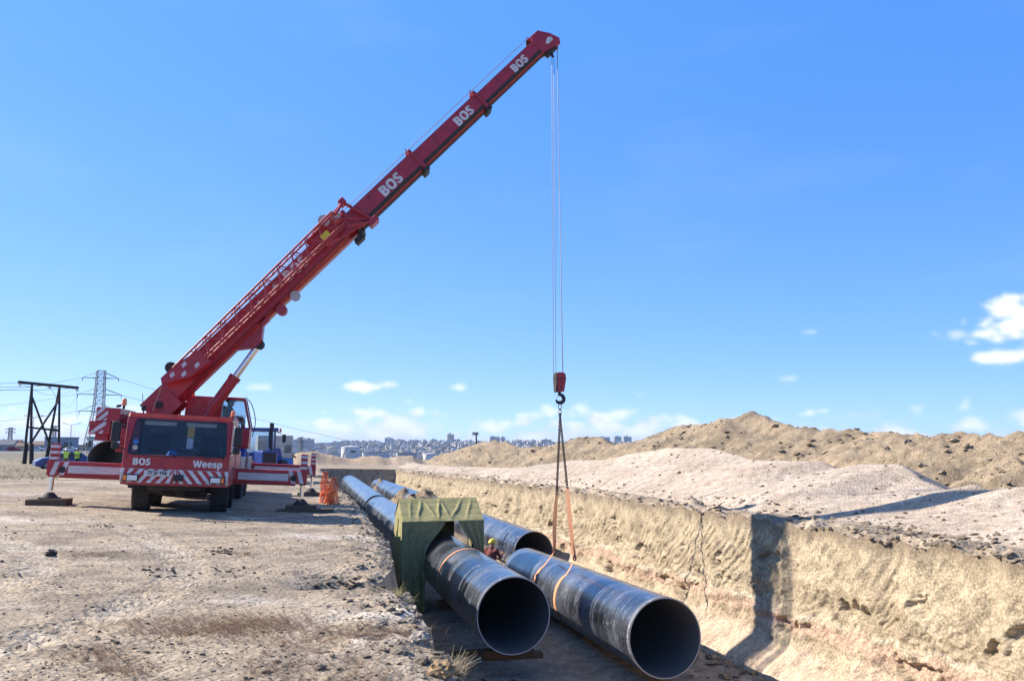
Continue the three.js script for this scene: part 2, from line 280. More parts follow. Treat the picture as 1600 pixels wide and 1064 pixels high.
// rows of every sheet
const rows = []; { let d = -14; while (d < 3.5) { rows.push(d); d += 0.5; } d = 3.5; while (d < HZ) { rows.push(d); d += Math.max(0.035, d * 0.0062); } rows.push(HZ); d = HZ + 0.5; while (d < 200) { rows.push(d); d += 0.014 * d; } while (d < 6000) { rows.push(d); d *= 1.09; } }
const nearRows = rows.filter((d) => d <= HZ);
const cTan = [0.395, 0.325, 0.232], cGrey = [0.255, 0.208, 0.152], cPale = [0.57, 0.515, 0.43], cOlive = [0.22, 0.19, 0.10];
const mix3 = (a, b, t) => [mix(a[0], b[0], t), mix(a[1], b[1], t), mix(a[2], b[2], t)];
{
  const off = []; let q = 0; while (q < 6000) { off.push(q); q += q < 9 ? 0.05 + q * 0.006 : q * 0.05; } off.reverse();
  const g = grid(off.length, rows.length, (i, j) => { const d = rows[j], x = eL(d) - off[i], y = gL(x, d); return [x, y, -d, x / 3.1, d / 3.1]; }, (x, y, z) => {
    const d = -z, a = fbm(x * 0.33, d * 0.33, 4, 21), b = fbm(x * 1.1 + 5, d * 1.1, 3, 25), s = fbm(x * 0.25 + d * 0.1, d * 0.5, 3, 33);
    let c = mix3(cTan, cGrey, ss(-0.12, 0.28, a + b * 0.6));
    c = mix3(c, cPale, 0.8 * ss(0.08, 0.38, s + b * 0.35) + 0.5 * ss(0.9, 0.1, Math.abs(eL(d) - x)) * ss(-0.1, 0.3, b) * ss(30, 12, d));
    if (d < 20 && x < 1) { const q = trackAt(x, d)[0]; if (q < 0.4) c = mix3(c, cPale, 0.45 * ss(0.36, 0.2, q) * ss(-0.3, 0.1, b)); }
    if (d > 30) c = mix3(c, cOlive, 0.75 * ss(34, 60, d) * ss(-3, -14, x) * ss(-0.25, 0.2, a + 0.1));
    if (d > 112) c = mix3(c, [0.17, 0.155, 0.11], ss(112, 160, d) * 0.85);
    if (heaps(x, d) > 0.08) c = mix3(c, [0.40, 0.31, 0.22], 0.8);
    return c;
  });
  solo('ground', g, M.soil, 'dry trampled beige earth with tyre tracks beside the trench', 'ground', null, 'structure');
}
{ // the strip beyond the trench end and everything to the right
  const far = rows.filter((d) => d >= HZ);
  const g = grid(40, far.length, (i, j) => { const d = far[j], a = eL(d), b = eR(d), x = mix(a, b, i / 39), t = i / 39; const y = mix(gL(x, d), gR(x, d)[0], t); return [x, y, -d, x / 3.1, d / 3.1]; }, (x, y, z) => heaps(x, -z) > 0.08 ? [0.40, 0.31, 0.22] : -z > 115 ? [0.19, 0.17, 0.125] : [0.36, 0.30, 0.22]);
  solo('ground', g, M.soil, 'bare earth closing the far end of the trench', 'ground', null, 'structure');
  const off = []; let q = 0; while (q < 6000) { off.push(q); q += q < 8 ? 0.08 : q < 24 ? 0.12 : q * 0.07; }
  const kinds = new Uint8Array(off.length * rows.length);
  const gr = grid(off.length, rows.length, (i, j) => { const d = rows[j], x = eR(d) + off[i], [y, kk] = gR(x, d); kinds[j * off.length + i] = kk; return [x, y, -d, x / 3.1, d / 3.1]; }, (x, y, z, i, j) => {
    const d = -z, k = kinds[j * off.length + i], a = fbm(x * 0.4, d * 0.4, 4, 41), b = fbm(x * 1.6, d * 1.6, 3, 45);
    if (k === 1) return mix3([0.55, 0.47, 0.38], [0.48, 0.395, 0.305], ss(-0.15, 0.3, a + b * 0.4));
    if (k === 2) return mix3([0.35, 0.28, 0.19], [0.225, 0.18, 0.125], ss(-0.2, 0.25, a + b * 0.7));
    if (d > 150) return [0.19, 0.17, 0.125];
    return mix3([0.45, 0.37, 0.275], [0.29, 0.235, 0.17], ss(-0.1, 0.3, a + b * 0.6));
  });
  solo('spoil_bank', gr, M.soil, 'pale pink sand heaps and brown earth ridge along the right bank', 'spoil bank', null, 'structure');
}
const FLOOR = -3.88;
const mounds = [[6.05, 26.3, 0.5, 0.7, 0.80], [8.4, 57, 1.7, 4, 2.2], [7.0, 54, 1.3, 3, 1.5], [7.7, 63.5, 1.4, 2.6, 2.0], [7.2, 77, 1.5, 2.6, 1.9], [6.0, 68, 0.8, 6, 1.0], [9.6, 50, 1.0, 6, 1.3]];
function floorY(x, d) {
  let y = FLOOR + 0.07 * fbm(x * 0.8, d * 0.8, 3, 2) + 0.05 * n2(x * 3, d * 3);
  y += 0.55 * ss(40, 86, d);
  for (const [mx, md, rx, rd, h] of mounds) { const q = Math.pow((x - mx) / rx, 2) + Math.pow((d - md) / rd, 2); if (q < 3) y += h * Math.exp(-q * 1.5) * (1 + 0.45 * fbm(x * 1.4, d * 1.4, 4, 3)); }
  return y;
}
{ // trench: left wall, floor, right wall
  const prof = []; for (let i = 0; i <= 46; i++) prof.push([0, i / 46]); for (let i = 1; i < 70; i++) prof.push([1, i / 70]); for (let i = 0; i <= 96; i++) prof.push([2, i / 96]);
  const end = (d) => ss(HZ, HZ - 0.7, d);
  const cs = [];
  const edge = nearRows.map((d) => { const a = eL(d), b = eR(d); return [d, a, b, gL(a, d), gR(b, d)[0]]; }), tr = [];
  edge.forEach((r, j) => { tr.push(r); if (j + 1 < edge.length) tr.push(r.map((v, q) => (v + edge[j + 1][q]) / 2)); });
  const g = grid(prof.length, tr.length, (i, j) => {
    const [d, a, b, yl, yr] = tr[j], [k, t] = prof[i], e = end(d);
    const lf = a + 1.0 + 0.2 * fbm(d * 0.5, 2.2, 3, 9), rf = b - 1.25 + 0.45 * fbm(d * 0.4, 7.2, 3, 12);
    let x, y, u, v;
    if (k === 0) { const fl = mix(yl, floorY(lf, d), e); y = mix(yl, fl, t); x = mix(a, lf, Math.pow(t, 1.2)) + 0.16 * fbm(d * 0.9, t * 3, 4, 14) * Math.sin(Math.PI * t); u = d; v = y; }
    else if (k === 1) { x = mix(lf, rf, t); y = mix(mix(yl, yr, t), floorY(x, d), e); u = x; v = d; }
    else {
      const s = 1 - t, fl = mix(yr, floorY(rf, d), e);    // s: 1 at the floor, 0 at the lip
      y = mix(yr, fl, s);
      x = b - 0.50 * s - 0.75 * Math.pow(ss(0.74, 1.0, s), 1.4);
      const env = Math.sin(Math.PI * clamp(s, 0, 1)), dep = yr - y;
      // grooves left by the bucket teeth: bundles of arcs
      const sq = d / 3.1 + 0.5 * n2(d * 0.21, dep * 0.35 + 3), sect = Math.floor(sq), h1 = Math.abs(Math.sin(sect * 127.1)), h2 = Math.abs(Math.sin(sect * 311.7));
      const wl = 0.22 + 0.16 * h1, phs = (d - (0.25 + 0.55 * h2) * dep - 0.10 * dep * dep + 0.22 * fbm(d * 0.9, dep * 0.9, 3, 4)) / wl, saw = phs - Math.floor(phs);
      const amt = ss(0.05, 0.16, s) * ss(0.74, 0.55, s) * (0.25 + 0.75 * ss(-0.15, 0.15, fbm(d * 0.25, y * 0.5, 2, 17))) * mix(0.35, 1, ss(12, 18, d));
      x += 0.062 * (Math.min(saw * 1.25, (1 - saw) * 5) - 0.5) * amt * ss(-0.25, 0.2, n2(d * 0.7, y * 0.9, 8));
      x += env * (0.26 * fbm(d * 0.42, y * 0.7, 4, 18) + 0.09 * fbm(d * 1.9, y * 1.5, 3, 19)) - 0.10 * Math.max(0, n2(d * 1.1, y * 2.6, 6)) * env;
      const tq = (fbm(d * 0.75, y * 1.1, 3, 22) + 0.5) * 7, tf = tq - Math.floor(tq); x += 0.055 * (Math.floor(tq) + ss(0.35, 0.65, tf) - tq) * env;   // blocky breaks
      x += 0.16 * ss(0.40, 0.52, n2(d * 0.9, y * 1.3, 21) + 0.5 * fbm(d * 3.1, y * 3.7, 3, 24)) * ss(0.12, 0.3, s) * ss(0.95, 0.8, s);                    // fallen-out pockets
      const led = fbm(d * 0.6, 1.3, 2, 8) * 0.4 - 2.55; x += -0.09 * ss(0.2, 0, Math.abs(y - led)) * ss(0.1, 0.3, s) * ss(-0.15, 0.25, fbm(d * 0.8, 4.4, 3, 3));        // broken ledge
      x -= 0.20 * Math.max(0, fbm(d * 2.1, y * 2.1, 3, 26) - 0.02) * ss(0.45, 0.7, s) * ss(1, 0.9, s);
      u = d; v = y;
    }
    cs[j * prof.length + i] = [k, yr];
    return [x, y, -d, u / 3.1, v / 3.1];
  }, (x, y, z, i, j) => {
    const d = -z, [k, yr] = cs[j * prof.length + i];
    if (d > HZ - 0.75) return [0.36, 0.29, 0.20];
    if (k === 0) return mix3([0.42, 0.34, 0.235], [0.33, 0.265, 0.185], ss(-0.2, 0.3, fbm(d, y, 3, 3)));
    const isM = y > FLOOR + 0.35 + 0.55 * ss(40, 86, d);
    if (k === 1) return isM ? mix3([0.33, 0.255, 0.175], [0.22, 0.17, 0.12], ss(-0.2, 0.25, fbm(x, d, 3, 3))) : mix3([0.46, 0.375, 0.29], [0.38, 0.31, 0.235], ss(-0.25, 0.25, fbm(x * 0.7, d * 0.7, 4, 8)));
    const dep = yr - y, w = 0.35 * fbm(d * 0.3, 2.5, 3, 5), st = fbm(d * 0.9, y * 1.2, 4, 9);
    let c = mix3([0.465, 0.388, 0.268], [0.36, 0.295, 0.20], ss(-0.25, 0.3, st));                     // yellow clay
    c = mix3(c, [0.25, 0.20, 0.14], ss(0.42, 0.05, dep + st * 0.4));                                  // dark topsoil
    c = mix3(c, [0.60, 0.53, 0.41], 0.8 * ss(0.10, 0.02, Math.abs(dep - 2.02 - w)) * ss(-0.2, 0.1, st));   // pale seam
    c = mix3(c, [0.51, 0.355, 0.265], 0.7 * ss(0.24, 0.1, Math.abs(dep - 2.30 - w)));                  // red seam
    c = mix3(c, [0.56, 0.44, 0.335], 0.85 * ss(2.6, 3.0, dep - w + st * 0.9));                       // pink sand at the foot
    return c;
  });
  solo('trench', g, M.clay, 'deep open trench cut through yellow clay with a red seam', 'trench', null, 'structure');
}
// loose stones and clods (nobody could count them)
const rockGeo = (s, det = 1) => { const g = new THREE.IcosahedronGeometry(1, det), p = g.attributes.position; for (let i = 0; i < p.count; i++) { const v = V3(p.getX(i), p.getY(i), p.getZ(i)); const k = 0.78 + 0.5 * fbm3(v.x * 1.3 + s, v.y * 1.3, v.z * 1.3, 3) + 0.10 * Math.sign(PN.noise(v.x * 2 + s, v.y * 2, v.z * 2)); p.setXYZ(i, v.x * k, v.y * k * 0.72, v.z * k); } g.computeVertexNormals(); return g; };
const rocks = [rockGeo(1), rockGeo(7.3), rockGeo(13.9)];
M.stone = std({ color: 0xffffff, map: soilMap, roughness: 1, bumpMap: soilBump, bumpScale: 0.02 });
function scatter(name, label, cat, list) {                // list of [x, y, d, size, colour]
  const per = rocks.map((r, k) => list.filter((_, i) => i % rocks.length === k));
  per.forEach((l, k) => {
    const im = new THREE.InstancedMesh(rocks[k], M.stone, l.length), m = new THREE.Matrix4(), qt = new THREE.Quaternion(), eu = new THREE.Euler();
    l.forEach(([x, y, d, s, c], i) => { eu.set(rr(-0.5, 0.5), rr(0, 6.3), rr(-0.5, 0.5)); qt.setFromEuler(eu); m.compose(W(x, y + s * 0.22, d), qt, V3(s * rr(0.7, 1.5), s * rr(0.4, 0.85), s * rr(0.7, 1.4))); im.setMatrixAt(i, m); im.setColorAt(i, lin(c[0], c[1], c[2])); });
    im.name = numbered(name); shade(im); scene.add(im); tag(im, label, cat, name.replace('_', ' ') + ' strewn about', 'stuff');
  });
}
{
  const l = [];
  for (let i = 0; i < 10000; i++) { const d = 4.2 * Math.pow(9, rnd()), x = eL(d) - Math.pow(rnd(), 1.4) * (4 + d * 0.85); const cl = fbm(x * 0.5, d * 0.5, 3, 51); if (cl < rr(-0.35, 0.25)) continue; const s = 0.006 + 0.024 * Math.pow(rnd(), 5) + (d > 14 ? 0.004 : 0); l.push([x, gL(x, d), d, s, mix3(rnd() < 0.5 ? cPale : cTan, [0.26, 0.22, 0.17], rnd() * 0.7)]); }
  for (let i = 0; i < 1500; i++) { const d = 4.2 * Math.pow(16, rnd()), x = eL(d) - 0.02 - Math.abs(rr(-1, 1) * rnd()) * 0.9; l.push([x, gL(x, d), d, 0.012 + 0.055 * Math.pow(rnd(), 4), mix3(cPale, [0.30, 0.25, 0.18], rnd())]); }
  for (const [cx, cd, n, s0] of [[-1.2, 14.3, 40, 0.035], [-1.75, 11.9, 30, 0.03], [-5.7, 14.1, 24, 0.035], [0.55, 11.9, 130, 0.05], [-1.0, 12.3, 20, 0.03], [-3.8, 18.2, 16, 0.03]]) for (let i = 0; i < n; i++) { const x = cx + (rnd() + rnd() - 1) * 0.42, d = cd + (rnd() + rnd() - 1) * 0.5; l.push([x, gL(x, d), d, s0 * rr(0.3, 1.2), mix3(cGrey, [0.15, 0.13, 0.11], rnd())]); }
  for (let i = 0; i < 9000; i++) { const d = 4.6 * Math.pow(3.4, rnd()), x = eL(d) - rnd() * (1.5 + d * 0.85); l.push([x, gL(x, d), d, 0.004 + 0.009 * Math.pow(rnd(), 2), mix3(rnd() < 0.4 ? cPale : cTan, [0.28, 0.235, 0.18], rnd() * 0.6)]); }
  scatter('loose_stones', 'small loose stones scattered over the dry ground', 'stones', l);
  const c = [];
  for (let i = 0; i < 5500; i++) { const d = 7 * Math.pow(12, rnd()), x = eR(d) + Math.pow(rnd(), 1.8) * 1.9 - 0.05, y = gR(x, d)[0]; if (fbm(x * 0.5, d * 0.4, 2, 61) < rr(-0.35, 0.2)) continue; c.push([x, y, d, 0.012 + 0.10 * Math.pow(rnd(), 5), mix3([0.48, 0.40, 0.30], [0.36, 0.29, 0.21], rnd())]); }
  for (let i = 0; i < 12000; i++) { const d = 9 * Math.pow(14, rnd()), x = rr(18, 33), [y, k] = gR(x, d); if (k !== 2 || fbm(x * 0.35, d * 0.3, 3, 63) < rr(-0.05, 0.12)) continue; c.push([x, y, d, 0.03 + 0.2 * Math.pow(rnd(), 5), mix3([0.44, 0.36, 0.26], [0.33, 0.27, 0.19], rnd())]); }
  for (let i = 0; i < 1400; i++) { const d = 9 * Math.pow(10, rnd()), x = rr(12.5, 19), [y, k] = gR(x, d); if (k !== 1) continue; c.push([x, y, d, 0.015 + 0.07 * Math.pow(rnd(), 4), mix3([0.50, 0.40, 0.31], [0.28, 0.23, 0.17], rnd())]); }
  for (let i = 0; i < 500; i++) { const d = 12 * Math.pow(3.4, rnd()), x = eR(d) - 1.2 - rnd() * rnd() * 2.2; c.push([x, floorY(x, d), d, 0.03 + 0.14 * Math.pow(rnd(), 3), mix3([0.50, 0.37, 0.25], [0.40, 0.31, 0.20], rnd())]); }
  for (const [mx, md, rx, rd] of mounds) for (let i = 0; i < 120; i++) { const x = mx + (rnd() + rnd() - 1) * rx, d = md + (rnd() + rnd() - 1) * rd; c.push([x, floorY(x, d), d, 0.03 + 0.14 * Math.pow(rnd(), 3), mix3([0.33, 0.255, 0.175], [0.20, 0.16, 0.11], rnd())]); }
  scatter('earth_clods', 'broken earth clods along the trench lip and spoil ridge', 'clods', c);
}
{ // single larger stones near the lip
  const list = [[690, 1052, 0.13, 'tan'], [655, 1000, 0.12, 'pale'], [500, 1046, 0.05, 'grey'], [558, 880, 0.05, 'dark'], [78, 876, 0.10, 'clod']];
  for (const [px, py, s, c] of list) {
    if (!s) continue; const p = atY(px, py, 0); p.y = gL(p.x, -p.z) + s * 0.3;
    const g = rockGeo(px * 0.13, 3); g.scale(s, s * 0.85, s * 0.9).rotateY(px);
    const m = std({ color: { tan: lin(0.42, 0.30, 0.17), pale: lin(0.5, 0.45, 0.38), grey: lin(0.36, 0.31, 0.25), dark: lin(0.16, 0.14, 0.12), clod: lin(0.10, 0.09, 0.085) }[c], map: soilMap, bumpMap: soilBump, bumpScale: 0.01, roughness: 1 });
    const o = solo('stone', g, m, { tan: 'large tan rock at the crumbling trench lip', pale: 'pale angular rock lying at the trench lip', grey: 'rounded grey stone in the dry weeds', dark: 'small dark stone alone near the slumped hollow of the lip', clod: 'dark lump of earth beside the tyre tracks' }[c], 'stone', 'stones on the left ground'); o.position.copy(p);
  }
}
// dry weeds: thin curved stalks
{
  const blade = (() => { const g = []; for (let k = 0; k < 5; k++) { const a = k * 1.26 + 0.3, l = 0.55 + 0.45 * ((k * 7) % 5) / 5, dx = Math.cos(a), dz = Math.sin(a); g.push(rod(V3(0, 0, 0), V3(dx * 0.25 * l, 0.55 * l, dz * 0.25 * l), 0.012, 0.009, 3), rod(V3(dx * 0.25 * l, 0.55 * l, dz * 0.25 * l), V3(dx * 0.75 * l, 0.9 * l, dz * 0.75 * l), 0.009, 0.004, 3)); } return merge(g); })();
  const mat = std({ color: 0xffffff, roughness: 1 });
  const patch = (label, list) => { const im = new THREE.InstancedMesh(blade, mat, list.length), m = new THREE.Matrix4(), q = new THREE.Quaternion(), e = new THREE.Euler(); list.forEach(([x, d, s, c], i) => { e.set(rr(-0.3, 0.3), rr(0, 6.3), rr(-0.3, 0.3)); q.setFromEuler(e); m.compose(W(x, gL(x, d) - 0.005, d), q, V3(s * rr(0.8, 1.5), s * rr(0.7, 1.2), s * rr(0.8, 1.5))); im.setMatrixAt(i, m); im.setColorAt(i, lin(...c)); }); im.name = numbered('dry_weeds'); shade(im); scene.add(im); tag(im, label, 'weeds', 'dry weeds on the left ground', 'stuff'); };
  const near = [];
  for (const [px, py, rw, rd, n] of [[330, 975, 0.9, 0.35, 1300], [410, 978, 0.5, 0.22, 500], [500, 1000, 0.7, 0.25, 420], [590, 985, 0.5, 0.2, 260], [148, 1035, 0.35, 0.15, 220], [195, 1052, 0.3, 0.12, 160], [460, 1045, 0.5, 0.2, 240], [145, 872, 0.5, 0.2, 160], [385, 860, 0.3, 0.3, 100], [560, 1062, 0.4, 0.2, 200]]) {
    const p = atY(px, py, 0); for (let i = 0; i < n; i++) near.push([p.x + (rnd() + rnd() + rnd() - 1.5) * rw, -p.z + (rnd() + rnd() + rnd() - 1.5) * rd * 2, rr(0.03, 0.085), mix3([0.23, 0.125, 0.075], [0.40, 0.29, 0.18], rnd())]);
  }
  for (let i = 0; i < 700; i++) { const d = 5 * Math.pow(5, rnd()), x = eL(d) - rnd() * d * 0.9; if (fbm(x * 0.6, d * 0.6, 3, 71) > 0.08) near.push([x, d, rr(0.015, 0.04), mix3([0.30, 0.19, 0.12], [0.40, 0.31, 0.2], rnd())]); }
  patch('low reddish brown dead weeds in patches on bare earth', near);
  const far = [];
  for (let i = 0; i < 5200; i++) { const d = 42 * Math.pow(3.2, rnd()), x = -rr(0.1, 1.15) * d * 0.8; if (fbm(x * 0.12, d * 0.06, 3, 77) < rr(-0.2, 0.2)) continue; far.push([x, d, rr(0.15, 0.45), mix3([0.30, 0.25, 0.11], [0.19, 0.17, 0.09], rnd())]); }
  patch('yellowish dry scrub on the field behind the parked car', far);
  const lone = []; for (let i = 0; i < 26; i++) lone.push([eL(6.3) - 0.02 + rr(-0.06, 0.06), 6.3 + rr(-0.06, 0.06), rr(0.12, 0.22), [0.45, 0.38, 0.24]]);
  for (let i = 0; i < 20; i++) lone.push([eL(9.6) - 0.05 + rr(-0.1, 0.1), 9.6 + rr(-0.1, 0.1), rr(0.08, 0.16), [0.42, 0.37, 0.17]]);
  patch('pale dry stalks sprouting from the trench lip', lone);
}

// ---------------------------------------------------------------- pipes
const pipeMap = noiseTex(512, (x, y) => {                // x round the pipe, y along it: wrap marks and dust
  const band = tile(x * 0.15, y, 38, 4, 3), h = Math.abs(((y * 14 + x) % 1) - 0.5) < 0.018 ? -0.18 : 0, dust = tile(x, y, 5, 5, 8), str = tile(x * 0.5, y, 90, 2, 6);
  const v = 0.52 + 0.35 * band + 0.5 * dust + 1.1 * Math.max(0, str - 0.08) + 0.9 * Math.max(0, tile(x * 3, y * 0.6, 30, 3, 14) - 0.22) + h; return [v * 0.98, v, v * 1.03];
}, true);
const pipeRough = noiseTex(512, (x, y) => 0.42 + 0.35 * tile(x, y, 5, 5, 8) + 0.25 * tile(x * 0.2, y, 40, 3, 3));
M.pipe = phy({ color: lin(0.215, 0.225, 0.25), map: pipeMap, roughness: 0.75, roughnessMap: pipeRough, clearcoat: 0.7, clearcoatRoughness: 0.18, specularIntensity: 1 });
M.pipeScuff = std({ color: lin(0.5, 0.5, 0.5), map: pipeMap, roughness: 0.5 });
M.pipeIn = std({ color: lin(0.15, 0.143, 0.135), roughness: 0.75 });
M.pipeEdge = std({ color: lin(0.42, 0.43, 0.44), metalness: 0.3, roughness: 0.5 });
const RP = 0.9;
function cyl(r, len, inward, flut = 0) {                  // along +z from 0 to len, slightly uneven skin
  const nu = 73, nv = Math.max(2, Math.ceil(len / 0.12));
  return grid(nu, nv, (i, j) => { const a = (inward ? -1 : 1) * -i / (nu - 1) * 2 * Math.PI, z = j / (nv - 1) * len, rr_ = r + flut * fbm3(Math.cos(a) * 2, Math.sin(a) * 2, z * 2.2, 3); return [Math.cos(a) * rr_, Math.sin(a) * rr_, z, i / (nu - 1), z / 6]; });
}
function pipe(p, q, label, opt = {}) {                    // p near end centre, q far end centre
  const len = p.distanceTo(q), o = thing('steel_pipe', label, 'pipe', p.clone(), opt.group);
  o.lookAt(q);                                            // +z towards q
  part(o, 'coated_shell', cyl(RP, len, false, 0.006), M.pipe);
  part(o, 'inner_lining', cyl(RP - 0.022, len, true), M.pipeIn);
  const ring = new THREE.RingGeometry(RP - 0.023, RP + 0.002, 72).translate(0, 0, -0.002);
  part(o, 'end_rim', ring.clone().rotateY(Math.PI), M.pipeEdge); part(o, 'end_rim', ring.clone().translate(0, 0, len + 0.003), M.pipeEdge);
  if (opt.bands) for (const [z, w, m] of opt.bands) { const b = cyl(RP + 0.006, w, false); b.translate(0, 0, z); part(o, 'wrap_band', b, m || M.pipeScuff); }
  return o;
}
const LP0 = atD(803, 962, 19.1), RP0 = atD(1040, 997, 17.75);
const lp = (d) => V3(mix(LP0.x, 4.75, (d - 19.1) / 37), mix(LP0.y, -2.42, (d - 19.1) / 37), -d);
pipe(lp(19.1), lp(29.0), 'black coated pipe resting on timber blocks, its far end under the tent', { bands: [[0.001, 0.10, M.pipeScuff], [1.55, 0.05], [2.35, 0.05]] });
pipe(lp(29.04), lp(53), 'long grey coated pipe running on behind the green tent');
pipe(V3(4.72, -2.35, -53.2), V3(4.35, -2.0, -80), 'pipe length beyond the kink towards the trench end');
const rpFar = V3(RP0.x + 0.02, FLOOR + RP + 0.03 - 0.10, -29.9);
pipe(RP0, rpFar, 'black coated pipe hung in two orange slings', { bands: [[0.001, 0.13, M.pipeScuff]] });
const FR0 = atD(834, 863, 34.6), FR1 = V3(7.2, -2.35, -80);
const frAt = (d) => FR0.clone().lerp(FR1, (d - 34.6) / (80 - 34.6));
pipe(frAt(34.6), frAt(46.6), 'open ended pipe lying by the clay wall behind the ladder');
pipe(frAt(46.7), frAt(62), 'half buried pipe between two soil mounds');
pipe(frAt(62.1), frAt(80), 'half buried pipe nearest the end wall of the trench');
{ const p = atY(167, 752, gL(-9.4, 42)); const d = 42, c = atD(167, 726, d); c.y = gL(c.x, d) + RP + 0.02; const m = pipe(c, c.clone().add(V3(-0.5, 0, -12)), 'pipe section lying on the field behind the crane outrigger'); }
// timber under the left pipe and the right pipe
function timber(c, l, w, h, turn, label, group, mat = M.wood) { const o = solo('timber_block', new RoundedBoxGeometry(l, h, w, 1, 0.012), mat, label, 'timber', group); o.position.copy(c); o.rotation.y = turn; return o; }
{
  const by = LP0.y - RP, g = 'timbers under the pipes';
  const dd = 19.75, f = floorY(4.8, dd); let y = by - 0.06;
  timber(V3(LP0.x, y, -dd), 1.3, 0.28, 0.13, 0.03, 'upper timber directly under the open pipe end', g);
  timber(V3(LP0.x + 0.15, y - 0.14, -dd - 0.1), 1.5, 0.3, 0.14, -0.06, 'wide lower timber below another under the open pipe end', g);
  timber(V3(LP0.x - 0.75, y - 0.12, -dd - 0.55), 0.9, 0.25, 0.10, 0.1, 'short timber pushed beside the pipe support', g);
  timber(V3(LP0.x + 0.1, y - 0.07, -26.2), 1.5, 0.3, 0.28, 0.02, 'timber block under the pipe before the tent', g);
}
// orange ratchet strap round the left pipe
{
  const d = 24.6, c = lp(d), pts = []; for (let i = 0; i <= 40; i++) pts.push(-0.6 + i / 40 * Math.PI * 1.35);
  const g = grid(2, pts.length, (i, j) => { const a = pts[j]; return [c.x + Math.cos(a) * (RP + 0.012), c.y + Math.sin(a) * (RP + 0.012), -d + (i ? 0.07 : -0.07) + 0.02 * Math.sin(a * 3), i, j / 4]; });
  solo('strap', g, M.sling, 'orange strap laid round the left pipe near the tent', 'strap');
}

